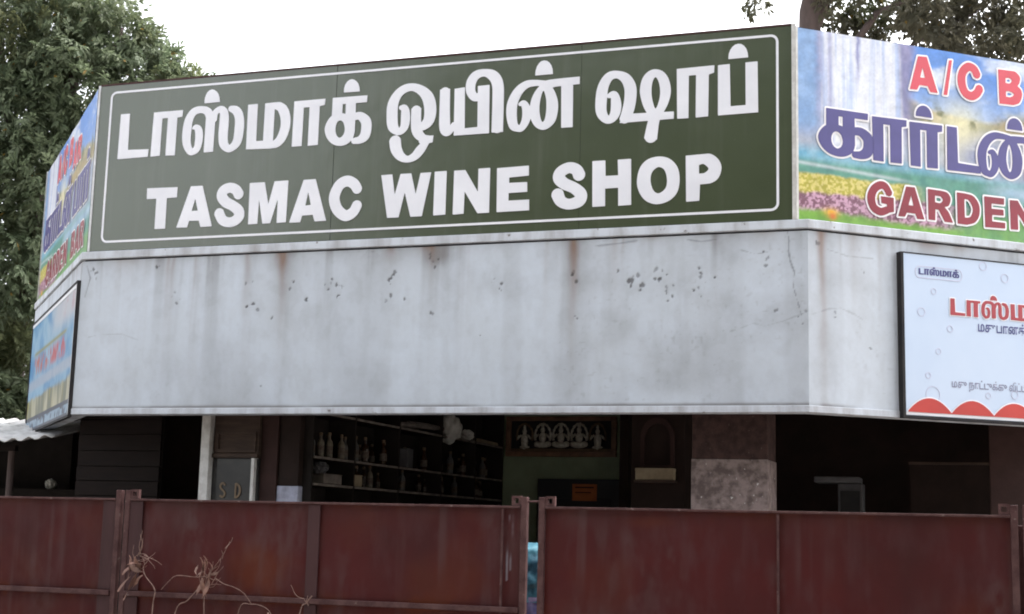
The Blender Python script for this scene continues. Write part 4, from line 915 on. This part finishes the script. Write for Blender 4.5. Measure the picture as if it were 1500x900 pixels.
for n_ in np.arange(1.5, 4.9, .17):
    if random.random() < .6: bottle(-1.92 + random.uniform(-.03, .05), n_ + random.uniform(-.04, .04), .15 + tiers[2], 0, random.uniform(.6, .85))
    if random.random() < .5: bottle(-1.92 + random.uniform(-.03, .05), n_ + random.uniform(-.04, .04), .15 + tiers[1], 0, random.uniform(.55, .8))
for n_, k in ((1.7, 2), (2.4, 1), (3.3, 0), (3.7, 1), (4.3, 0)):
    bottle(-1.82, n_, .15 + tiers[1], k, .8)
def carton(s, n_, z, dx, dy, dz, m_, label, name='carton', rz=0.):
    x, y = in_shop(s, n_)
    o = empty(name, (x, y, z), FRONT + rz, label, 'box')
    MB().box(-dx, dx, -dy, dy, 0, dz).build('body', m_, o, bevel=.006)
    MB().box(-dx - .002, -.004, -dy - .002, dy + .002, dz + .001, dz + .006).build('flap', m_, o)
    MB().box(.004, dx + .002, -dy - .002, dy + .002, dz + .001, dz + .008).build('flap', m_, o)
    return o
carton(-1.86, .88, .15 + tiers[1], .10, .16, .07, pale_shelf, 'low pale carton on the rack, nearest the window bay')
carton(-1.86, 1.36, .15 + tiers[1], .09, .09, .085, cream, 'small square cream carton on the rack beside an upright')
carton(-1.86, 2.42, .15 + tiers[2], .10, .12, .16, card_m, 'grey carton on the middle shelf of the rack', rz=.2)
# crumpled plastic bags
def crumple(name, loc, r_, label, m_, seed, sz=1.0, cat='bag'):
    import bmesh
    bm = bmesh.new(); bmesh.ops.create_icosphere(bm, subdivisions=4, radius=1)
    rs = np.random.default_rng(seed)
    ks = rs.normal(size=(14, 3)) * 3.2; ph = rs.uniform(0, 6.3, 14)
    for v in bm.verts:
        p = np.array(v.co)
        d = sum(abs(math.sin(ks[i] @ p + ph[i])) for i in range(14)) / 14
        q = p * r_ * (.45 + .85 * d)
        v.co = (q[0], q[1], q[2] * sz + r_ * sz * .9)
    me = bpy.data.meshes.new(name); bm.to_mesh(me); bm.free()
    return tag(link(name, me, m_, None, loc), label, cat)
x, y = in_shop(-1.80, 3.42)
crumple('bag_shape', (x, y, .15 + tiers[3] - .05), .13, 'crumpled white plastic bag slumped on the top shelf of the rack', bag_m, 5, 1.1)
x, y = in_shop(-1.80, 3.95)
crumple('bag_shape', (x, y, .15 + tiers[3]), .07, 'small crumpled bag at the far end of the top shelf', bag_m, 8, .8)
x, y = in_shop(-1.80, .72)
crumple('cloth_bundle', (x, y, .15 + tiers[1] + .078), .07, 'small grey cloth bundle on the low pale carton', card_m, 12, .7, 'cloth')
for k, (n0, n1, dz) in enumerate(((2.2, 3.1, .02), (2.5, 3.3, .05), (4.0, 4.85, .02))):
    x, y = in_shop(-1.80 - .05 * k, 0)
    a_, b_ = in_shop(-1.78 - .04 * k, n0), in_shop(-1.80, n1)
    d_ = Vector((b_[0] - a_[0], b_[1] - a_[1], .03 - .02 * k))
    o = MB().tube([(0, 0, .022), tuple(d_ * .5 + Vector((0, 0, .028))), tuple(d_ + Vector((0, 0, .022)))], [.022, .024, .02], 9).build('paper_roll', pale_shelf if k != 2 else cream, None, (a_[0], a_[1], .15 + tiers[3] + dz - .018), smooth=False)
    tag(o, ['rolled poster lying lowest on the top shelf of the rack', 'rolled poster lying askew above another on the top shelf', 'cream rolled poster beside the green back wall'][k], 'roll')

# ------------------------------------------------------------------ framed silver relief on the back wall
x, y = in_shop(-1.13, 4.995)
fr = empty('framed_relief', (x, y, 2.30), FRONT, 'wooden framed relief of five silver seated figures on the green wall', 'picture')
HW, HH = .605, .42
MB().box(-HW + .05, HW - .05, -.02, -.003, .05, HH - .04).build('backing', black_cloth, fr)
for bx in ((-HW, HW, -.055, -.003, 0, .055), (-HW, HW, -.055, -.003, HH - .045, HH), (-HW, -HW + .055, -.053, -.003, .0555, HH - .0455), (HW - .055, HW, -.053, -.003, .0555, HH - .0455)):
    MB().box(*bx).build('frame', frame_wood, fr, bevel=.008)
MB().box(-HW + .06, HW - .06, -.034, -.021, .058, .085).build('plinth_strip', gold_m, fr)
for k in range(5):
    cx = -.40 + .20 * k
    big = 1.3 if k in (1, 2, 3) else 1.2
    f_ = MB()
    def blob(x_, z_, rx_, rz2, ry=.03):
        vs_ = []; fs_ = []
        for i in range(7):
            th = math.pi * i / 6
            for j in range(10):
                ph = 2 * math.pi * j / 10
                vs_.append((cx + (x_ + rx_ * math.sin(th) * math.cos(ph)) * big, -.03 + ry * math.sin(th) * math.sin(ph), .09 + (z_ + rz2 * math.cos(th)) * big))
        for i in range(6):
            for j in range(10): fs_.append((i * 10 + j, i * 10 + (j + 1) % 10, (i + 1) * 10 + (j + 1) % 10, (i + 1) * 10 + j))
        f_.add(vs_, fs_)
    if k in (1, 2, 3):
        blob(0, .025, .075, .024); blob(-.045, .035, .03, .02); blob(.045, .035, .03, .02)
    else:
        blob(0, .06, .034, .075); blob(0, .008, .05, .014)
    blob(0, .085, .032, .045); blob(0, .145, .021, .025, .026); blob(0, .178, .013, .026, .02)
    for sgn in (-1, 1):
        f_.tube([(cx + sgn * .028 * big, -.035, .09 + .115 * big), (cx + sgn * .06 * big, -.045, .09 + .08 * big), (cx + sgn * .045 * big, -.055, .09 + .11 * big)], [.011, .010, .008], 6)
    f_.build('figure', silver, fr, smooth=True)
    h_ = MB(); pts = [(cx + .086 * math.cos(R(t)), -.026, .09 + .13 + .125 * math.sin(R(t))) for t in range(-25, 206, 12)]
    h_.tube(pts, [.010 + .006 * (i % 2) for i in range(len(pts))], 6)
    h_.build('halo', silver if k in (1, 2, 3) else gold_m, fr, smooth=True)
x, y = in_shop(-.92, 4.995)
dr = empty('door_panel', (x, y, .15), FRONT, 'dark blue black door leaf under the framed silver relief', 'door')
door_m = mat('blue black paint', (.016, .020, .026), (.022, .026, .032), .5, 4)
MB().box(-.45, .45, -.045, -.004, 0, 1.92).build('leaf', door_m, dr, bevel=.006)
MB().box(-.35, .35, -.058, -.046, 1.0, 1.72).build('panel', door_m, dr, bevel=.006)
MB().tube([(.38, -.07, 1.0), (.38, -.07, 1.14)], .01).build('handle', alu, dr)
x, y = in_shop(-.851, 4.93)
o = empty('paper_notice', (x, y, 1.846), FRONT, 'small orange paper notice pinned to the dark door leaf', 'notice')
xs, zs = np.linspace(-.132, .132, 14), np.linspace(0, .172, 10)
X, Z = np.meshgrid(xs, zs)
link('paper', sheet('paper', xs, zs, .008 * (fbm(X * 8, Z * 8, 3) - .5)), orange_m, o)
MB().box(-.10, .10, -.008, -.0065, .13, .145).build('print_line', maroon, o); MB().box(-.10, .07, -.008, -.0065, .08, .09).build('print_line', maroon, o)
x, y = in_shop(.595, 1.935)
o = empty('carton', (x, y, 2.10 - .15 + .001), FRONT, 'cream flat carton on the little shelf of the niche column', 'box')
MB().box(-.155, .155, -.05, .05, 0, .092).build('body', cream, o, bevel=.004); MB().box(-.156, .156, -.051, .051, .070, .0935).build('lid', cream, o)
# window lettering: gilt S and D
x, y = in_shop(-2.36, .366)
o = empty('window_lettering', (x, y, 1.70), FRONT, 'faded gilt letters S and D on the dusty window beside the white post', 'lettering')
S_it = [('+S', [(45, 110, 16), (25, 124, 16), (5, 108, 16), (10, 84, 16), (32, 66, 16), (46, 44, 16), (30, 18, 16), (4, 28, 16)])]
D_it = [('+P', [(0, 10), (0, 126), (25, 124, 1), (52, 95, 1), (52, 42, 1), (25, 12, 1)]), ('-P', [(16, 28), (16, 108), (28, 100, 1), (36, 80, 1), (36, 55, 1), (28, 36, 1)])]
link('letter', glyph_mesh(moved(S_it, 1, 1, -110, 0), -.004, 0, 'letter', 3.), gold_m, o)
link('letter', glyph_mesh(moved(D_it, 1, 1, 20, 0), -.004, 0, 'letter', 3.), gold_m, o)
# right bay: a weighing machine cover on a counter, a leaning board
x, y = in_shop(2.45, 2.3)
o = empty('counter', (x, y, .15), FRONT, 'dark wooden counter in the unlit right bay', 'counter')
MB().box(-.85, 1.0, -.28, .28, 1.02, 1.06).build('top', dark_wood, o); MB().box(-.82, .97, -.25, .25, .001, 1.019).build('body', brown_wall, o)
x, y = in_shop(2.04, 2.2)
o = empty('weighing_scale', (x, y, 1.211), FRONT, 'grey cased machine with flat pan on the counter in the right bay', 'machine')
MB().box(-.02, .17, -.1, .1, 0, .74).build('column', card_m, o, bevel=.01)
MB().box(-.20, .15, -.14, .14, .742, .79).build('pan', card_m, o, bevel=.01)
MB().box(0, .15, -.115, -.101, .5, .68).build('display', black_cloth, o)
x, y = in_shop(2.86, 2.3)
o = empty('leaning_board', (x, y, 1.211), FRONT, 'brown hardboard sheet leaning on the counter in the right bay', 'board')
MB().box(-.30, .30, -.01, .01, 0, .90).build('panel', brown_wall, o); MB().box(-.31, .31, -.014, .014, .901, .92).build('edge', wood_m, o)

# ------------------------------------------------------------------ tin roofed lean-to at the left
sh = empty('lean_to', (-4.9, 13.3, 0), R(-8), 'low black lean-to with a weathered corrugated roof under the blue poster', 'shed')
nx, ny = 90, 14
vs_ = []; fs_ = []
for j in range(ny):
    for i in range(nx):
        u_, v_ = i / (nx - 1), j / (ny - 1)
        x = -1.6 + 2.75 * u_
        vs_.append((x, -.75 + 1.7 * v_ - .1 * u_, 2.165 + .30 * v_ + .016 * math.sin(x * 2 * math.pi / .145) + .11 * max(0, u_ - .62) ** 1.2 * 2.2 - .02 * math.sin(u_ * 9)))
for j in range(ny - 1):
    for i in range(nx - 1): fs_.append((j * nx + i, j * nx + i + 1, (j + 1) * nx + i + 1, (j + 1) * nx + i))
o = MB().add(vs_, fs_).build('roof_sheet', tin_m, sh, smooth=True)
md = o.modifiers.new('thickness', 'SOLIDIFY'); md.thickness = .008
MB().box(-1.6, .5, .9, 1.0, 0, 2.38).build('back_wall', shed_m, sh)
MB().box(-1.7, -1.6, -.6, 1.0, 0, 2.2).build('side_wall', shed_m, sh)
for px in (-1.5, -.2, .62):
    MB().tube([(px, -.55, 0), (px, -.55, 2.14)], .03, 8).build('post', bark, sh)
MB().box(-1.55, .66, -.58, -.52, 2.10, 2.15).build('beam', dark_wood, sh)
MB().box(-1.6, .80, .45, .8, 0, 1.80).build('bench', shed_m, sh)
crumple('bag_shape', (-4.10, 13.05, 1.0), .055, 'tiny white shape added on the lean-to bench for a spot of light', bag_m, 15, .9).location = (-4.37, 13.84, 1.802)  # white shape added to stand in for a small light spot in the dark

# ------------------------------------------------------------------ dry weeds in front of the gates
def weed(name, label, stems, leaves, base):
    x0, z_ = base
    gx_, gy_ = fw(x0, -.12)
    o = empty(name, (gx_, gy_, 0), FRONT, label, 'weed')
    for pts, r0, r1 in stems:
        P = [(s - x0, d, z) for s, z, d in pts]
        q = hermite([p for p in P], False, 5, 3)
        MB().tube([tuple(p) for p in q], list(np.linspace(r0 * .48, r1 * .5, len(q)) * (1 + .25 * np.sin(np.arange(len(q)) * 2.1))), 6).build('stem', straw, o, smooth=True)
    hs_, hz_ = stems[0][0][-1][0], stems[0][0][-1][1]
    for _ in range(11 if leaves else 2):                   # fine side twigs
        a_ = random.uniform(-.6, 3.7); L_ = random.uniform(.05, .15); c_ = random.uniform(-1.6, 1.6)
        q = [(hs_ - x0 + random.uniform(-.03, .03), random.uniform(-.02, .02), hz_ + random.uniform(-.09, .01))]
        for i in range(6):
            q.append((q[-1][0] + L_ / 6 * math.cos(a_), q[-1][1] + random.uniform(-.006, .006), q[-1][2] + L_ / 6 * math.sin(a_))); a_ += c_ / 6 + random.uniform(-.25, .25)
        MB().tube(q, list(np.linspace(.0026, .0009, len(q))), 5).build('twig', straw, o, smooth=True)
    for s, z, L, a, wd, cur in leaves:
        vs_ = []; fs_ = []
        nseg = 9
        px, pz, ang = s - x0, z, R(a)
        for i in range(nseg + 1):
            t = i / nseg
            w_ = wd * math.sin(math.pi * min(t + .08, 1)) ** .7
            tw = 1.2 * t + a * .01
            nx_, nz_ = -math.sin(ang), math.cos(ang)
            yy = -.012 + .02 * math.sin(3 * t + a)
            for sg in (-1, 0, 1):
                vs_.append((px + nx_ * w_ * sg * math.cos(tw), yy + w_ * sg * math.sin(tw) - (.006 if sg == 0 else 0), pz + nz_ * w_ * sg * math.cos(tw)))
            px += L / nseg * math.cos(ang); pz += L / nseg * math.sin(ang); ang += cur / nseg
        for i in range(nseg):
            for k in range(2): fs_.append((i * 3 + k, i * 3 + k + 1, i * 3 + k + 4, i * 3 + k + 3))
        MB().add(vs_, fs_).build('leaf', dead_leaf if L > .08 else straw, o, smooth=True)
weed('dry_weed', 'dry stalk with a hooked curled tip beside the gate joint',
     [([(-2.13, 0, 0), (-2.15, .6, .01), (-2.141, 1.012, 0), (-2.134, 1.117, 0), (-2.196, 1.194, -.01), (-2.221, 1.246, 0), (-2.191, 1.291, .0), (-2.215, 1.318, .01), (-2.248, 1.324, .01)], .009, .0035)],
     [(-2.368, 1.10, .24, 62, .028, -.8), (-2.34, 1.20, .16, 55, .022, -1.2), (-2.30, 1.17, .15, 80, .022, .8), (-2.225, 1.25, .10, 140, .014, 1.5), (-2.20, 1.20, .12, 200, .018, .8), (-2.26, 1.31, .09, 250, .016, 1.5), (-2.29, 1.26, .08, 300, .016, 1.0), (-2.33, 1.05, .18, 75, .03, -.3)], (-2.13, 0))
weed('dry_weed', 'dry branching weed with a tangled brown seed head',
     [([(-2.06, 0, 0), (-2.03, .6, .02), (-1.987, .992, 0), (-1.911, 1.064, 0), (-1.836, 1.145, 0), (-1.79, 1.216, 0)], .008, .005),
      ([(-1.80, 1.207, 0), (-1.87, 1.2, 0), (-1.982, 1.205, -.01), (-2.04, 1.173, 0), (-2.098, 1.118, .01)], .006, .003),
      ([(-1.739, 1.2, 0), (-1.677, 1.168, 0), (-1.617, 1.153, 0), (-1.546, 1.121, 0), (-1.49, 1.06, 0)], .005, .003),
      ([(-1.78, 1.216, 0), (-1.725, 1.287, 0), (-1.688, 1.34, 0), (-1.653, 1.411, 0)], .005, .002),
      ([(-1.74, .0, 0), (-1.77, .6, .01), (-1.80, 1.05, 0), (-1.793, 1.21, 0)], .007, .005)],
     [(-1.83, 1.20, .12, 75, .013, .8), (-1.82, 1.21, .11, 95, .012, -1.2), (-1.80, 1.21, .10, 60, .012, 1.4), (-1.78, 1.20, .10, 50, .012, 1.6), (-1.80, 1.23, .07, 170, .010, 1.5), (-1.79, 1.2, .07, 20, .010, 1.8), (-1.80, 1.20, .11, 262, .016, .5), (-1.785, 1.20, .12, 278, .014, -.5), (-1.81, 1.19, .10, 240, .014, .6),
      (-1.765, 1.22, .06, 0, .010, .8), (-1.76, 1.21, .075, 80, .010, -.9), (-1.665, 1.37, .07, 62, .007, .2), (-1.70, 1.31, .05, 70, .006, .2), (-1.84, 1.215, .06, 130, .009, -1), (-1.795, 1.24, .09, 88, .009, .6)], (-2.06, 0))
weed('dry_weed', 'stout pale broken twig leaning on the gate rail', [([(-1.27, 0, 0), (-1.24, .6, .0), (-1.196, 1.016, .03), (-1.165, 1.076, .04), (-1.131, 1.119, .045)], .011, .007), ([(-1.165, 1.076, .04), (-1.15, 1.12, .03)], .006, .004)], [], (-1.27, 0))
weed('dry_weed', 'thin arched dead stalk between the tangled weed and the pale twig', [([(-1.60, 0, 0), (-1.60, .7, 0), (-1.569, 1.026, 0), (-1.493, 1.059, 0), (-1.414, 1.049, 0), (-1.363, 1.009, 0), (-1.34, .9, .01)], .006, .003)], [(-1.37, 1.02, .06, 280, .01, .5)], (-1.60, 0))

# ------------------------------------------------------------------ trees
def foliage(name, blobs, m_, parent, ncl, leaf_len, leaf_wid, per, seed, droop=.5):
    """leaf sprays filling the shells of several overlapping boughs, every leaf a folded blade"""
    rs = np.random.default_rng(seed)
    B = np.array(blobs, float)
    wts = B[:, 3] ** 2 * B[:, 4]; wts = wts / wts.sum()
    k = rs.choice(len(B), ncl, p=wts)
    d = rs.normal(size=(ncl, 3)); d /= np.linalg.norm(d, axis=1, keepdims=True)
    rr = rs.uniform(.15, 1, ncl) ** .45
    cen = B[k, :3] + d * (B[k, 3] * rr)[:, None] * np.array([1, 1, .85])
    # spray axis: outwards, sideways, hanging a little
    ax_ = d * .8 + rs.normal(size=(ncl, 3)) * .55; ax_[:, 2] -= droop * rs.uniform(.2, 1.2, ncl)
    ax_ /= np.linalg.norm(ax_, axis=1, keepdims=True)
    ref = rs.normal(size=(ncl, 3)); side = np.cross(ax_, ref); side /= np.linalg.norm(side, axis=1, keepdims=True) + 1e-9
    nrm = np.cross(side, ax_)
    flip = np.sign(nrm[:, 2:3]); flip[flip == 0] = 1; nrm = nrm * flip; side = side * flip
    tintc = rs.uniform(0, 1, ncl); warm = (rs.uniform(0, 1, len(B)) ** 2)[k] * rs.uniform(.3, 1, ncl)
    V = []; T = []
    L = leaf_len * rs.uniform(.75, 1.3, ncl)
    for j in range(per):
        t = (j // 2 + 1) / (per / 2); sg = 1 if j % 2 else -1
        p0 = cen + ax_ * (L * 1.9 * (t - .5))[:, None] + rs.normal(size=(ncl, 3)) * leaf_len * .12
        dirv = ax_ * (.55 + .5 * t) + side * sg * (1.0 - .45 * t) + rs.normal(size=(ncl, 3)) * .22 + np.array([0, 0, -.25])
        dirv /= np.linalg.norm(dirv, axis=1, keepdims=True)
        wv = np.cross(dirv, nrm + rs.normal(size=(ncl, 3)) * .35); wv /= np.linalg.norm(wv, axis=1, keepdims=True) + 1e-9
        up = np.cross(wv, dirv)
        ll = (L * rs.uniform(.8, 1.15, ncl))[:, None]; ww = leaf_wid * rs.uniform(.8, 1.2, ncl)[:, None]
        mid = p0 + dirv * ll * .45
        V.append(np.stack([p0, mid + wv * ww + up * ww * .35, p0 + dirv * ll - up * ww * .4, mid - wv * ww + up * ww * .35], 1))
        tt = np.stack([np.clip(tintc + rs.normal(size=ncl) * .2, 0, 1), (rs.uniform(size=ncl) > .994) * 1., warm], -1)
        T.append(np.repeat(tt[:, None, :], 4, 1))
    V = np.concatenate(V).reshape(-1, 3); T = np.concatenate(T).reshape(-1, 3)
    nq = len(V) // 4
    base = np.arange(nq, dtype=np.int32)[:, None] * 4
    tri = np.concatenate([base + np.array([[0, 1, 2]]), base + np.array([[0, 2, 3]])], 1).reshape(-1, 3).astype(np.int32)
    me = bpy.data.meshes.new(name)
    me.vertices.add(len(V)); me.vertices.foreach_set('co', V.astype(np.float32).ravel())
    me.loops.add(tri.size); me.loops.foreach_set('vertex_index', tri.ravel())
    me.polygons.add(len(tri)); me.polygons.foreach_set('loop_start', np.arange(len(tri), dtype=np.int32) * 3)
    me.update(calc_edges=True)
    at_ = me.attributes.new('tint', 'FLOAT_COLOR', 'POINT')
    rgba = np.ones((len(V), 4), np.float32); rgba[:, :3] = T
    at_.data.foreach_set('color', rgba.ravel())
    return link(name, me, m_, parent)
def tree(label, base, trunk, limbs, blobs, m_, ncl, ll, lw, per, seed, group=None):
    o = empty('leafy_tree', base, 0, label, 'tree', group)
    bx0, by0, _ = base
    loc = lambda p: (p[0] - bx0, p[1] - by0, p[2])
    pts, rad = zip(*[(loc(p[:3]), p[3]) for p in trunk])
    MB().tube(pts, list(rad), 10).build('trunk', bark, o, smooth=True)
    for lm in limbs:
        pts, rad = zip(*[(loc(p[:3]), p[3]) for p in lm])
        MB().tube(pts, list(rad), 7).build('limb', bark, o, smooth=True)
    foliage('crown', [loc(b[:3]) + tuple(b[3:]) for b in blobs], m_, o, ncl, ll, lw, per, seed)
    return o
LB = [(-6.2, 16.6, 7.3, 1.0, 1), (-5.5, 16.5, 7.35, .75, 1), (-4.95, 16.4, 7.35, .55, 1), (-5.2, 16.3, 6.6, .8, 1.1), (-4.45, 16.4, 6.75, .5, 1), (-4.05, 16.5, 6.6, .40, .9), (-5.9, 16.2, 6.1, .8, 1.1), (-6.3, 16.2, 5.2, .9, 1.1), (-5.4, 16.1, 5.35, .7, 1.1), (-5.75, 16.0, 4.3, .7, 1.1), (-6.2, 16.2, 3.4, .8, 1.1), (-6.0, 16.0, 2.75, .6, 1.3), (-5.4, 16.2, 2.7, .5, 1.2), (-5.2, 16.4, 4.4, .6, .8), (-5.3, 16.4, 3.3, .6, .8), (-4.7, 16.5, 5.9, .5, .8), (-4.15, 16.6, 6.35, .42, .8), (-7.2, 16.8, 6.4, 1.1, .6), (-7.0, 16.6, 4.6, 1.0, .6), (-7.1, 17.2, 8.1, 1.0, .4), (-5.7, 17.2, 8.4, .9, .35), (-6.0, 17.6, 5.8, 1.2, .5), (-5.8, 17.4, 4.0, 1.0, .5), (-4.3, 16.5, 7.0, .28, 1.2), (-3.85, 16.5, 6.62, .25, 1.2), (-3.58, 16.6, 6.62, .14, 2.2), (-4.45, 16.4, 7.22, .17, 2)]
tree('big leafy tree with grey green drooping foliage beside the left garden banner', (-6.1, 17.0, 0),
     [(-6.1, 17.0, 0, .26), (-6.05, 17.0, 2.0, .21), (-5.9, 16.9, 4.0, .18), (-5.6, 16.8, 5.6, .13), (-5.35, 16.7, 7.0, .08), (-5.2, 16.7, 8.0, .03)],
     [[(-6.0, 17.0, 2.8, .12), (-6.4, 16.8, 4.2, .09), (-6.8, 16.7, 6.0, .04)], [(-5.9, 16.9, 4.0, .11), (-5.2, 16.7, 5.4, .08), (-4.6, 16.6, 6.3, .05), (-4.0, 16.55, 6.7, .02), (-3.58, 16.6, 6.68, .008)], [(-5.6, 16.8, 5.6, .09), (-5.0, 16.3, 6.3, .06), (-4.7, 16.3, 7.3, .02)], [(-5.95, 16.95, 3.4, .09), (-5.6, 16.3, 4.3, .05), (-5.4, 16.0, 5.2, .02)], [(-5.7, 16.8, 5.2, .08), (-6.2, 16.6, 6.6, .05), (-6.3, 16.7, 7.8, .02)]],
     LB, leaf_left, 9000, .088, .0165, 12, 5)
def far(x, y, z): return (x * 1.1, 16.5 + random.uniform(-.5, .5), 1.5 + (z - 1.5) * 1.1)
RB = []
for x, z, r_, wt in ((3.5, 7.7, .38, 1), (3.62, 7.3, .2, 1.2), (3.95, 7.45, .40, 1.1), (4.3, 7.1, .30, 1.3), (3.9, 7.08, .17, 1.3), (4.05, 6.92, .16, 1.2), (4.65, 7.35, .42, 1.2), (4.6, 6.85, .22, 1.2), (4.95, 7.05, .30, 1.3), (5.2, 7.4, .40, 1.1), (5.4, 6.95, .26, 1.3), (5.0, 6.68, .2, 1), (5.7, 7.2, .40, 1), (5.75, 6.6, .4, .8), (4.2, 8.0, .6, .5), (5.1, 8.1, .7, .5), (3.4, 8.2, .5, .5), (6.3, 7.5, .8, .4), (2.62, 7.40, .13, 1.8), (2.75, 7.75, .35, .6), (3.27, 7.22, .11, 1.5)):
    RB.append(far(x, 0, z) + (r_ * 1.1, wt))
tree('dark open leafy tree rising behind the waterfall banner', (3.55, 16.6, 0),
     [(3.55, 16.6, 0, .2), (3.5, 16.6, 3.0, .17), (3.48, 16.55, 6.0, .15), (3.5, 16.5, 7.8, .13), (3.7, 16.5, 9.0, .05)],
     [[(3.5, 16.6, 6.6, .07), (4.3, 16.5, 7.8, .04), (5.2, 16.5, 8.2, .025), (6.2, 16.5, 8.3, .012)], [(3.5, 16.6, 6.0, .05), (4.5, 16.6, 7.3, .022), (5.6, 16.5, 7.9, .01)], [(3.48, 16.5, 7.4, .07), (4.0, 16.5, 8.6, .05), (5.4, 16.6, 9.0, .02)], [(3.48, 16.5, 8.3, .04), (3.1, 16.5, 8.6, .02), (2.85, 16.5, 8.3, .008)]],
     RB, leaf_right, 1500, .095, .022, 10, 9)

# the avenue across the road, behind the camera: what the glossy sign face looks out on
rs_ = random.Random(4)
CB = [(0, 0, 6.5, 3.2, 1), (2.0, .6, 8.5, 2.4, 1), (-2.0, -.4, 8.8, 2.5, 1), (.3, 0, 11.0, 2.6, 1), (-1.4, .8, 5.2, 2.2, 1), (1.8, -.8, 5.0, 2.2, 1), (.5, 0, 13.0, 1.8, 1)]
src = empty('avenue_tree', (0, 0, 0), 0, 'tall dense roadside tree in the avenue across the road', 'tree', 'avenue trees across the road')
tk = MB().tube([(0, 0, 0), (.1, 0, 3), (0, .1, 6), (.2, 0, 10)], [.38, .32, .24, .1], 10).build('trunk', bark, src, smooth=True)
cr = foliage('crown', CB, leaf_left, src, 3000, .55, .13, 8, 31)
spots = [(-15.5, -9.5), (-11, -11), (-6.0, -9.5), (-.5, -10.5), (5, -9.5), (10, -11), (15.5, -10), (-8.5, -15), (2.5, -15)]
for i_, (x, y) in enumerate(spots):
    if i_ == 0: t_ = src
    else:
        t_ = src.copy(); C.objects.link(t_)
        for ch in (tk, cr):
            c_ = ch.copy(); C.objects.link(c_); c_.parent = t_
    t_.location = (x, y, 0); t_.rotation_euler = (0, 0, rs_.uniform(0, 6.3)); k_ = rs_.uniform(.95, 1.2); t_.scale = (k_, k_, k_)
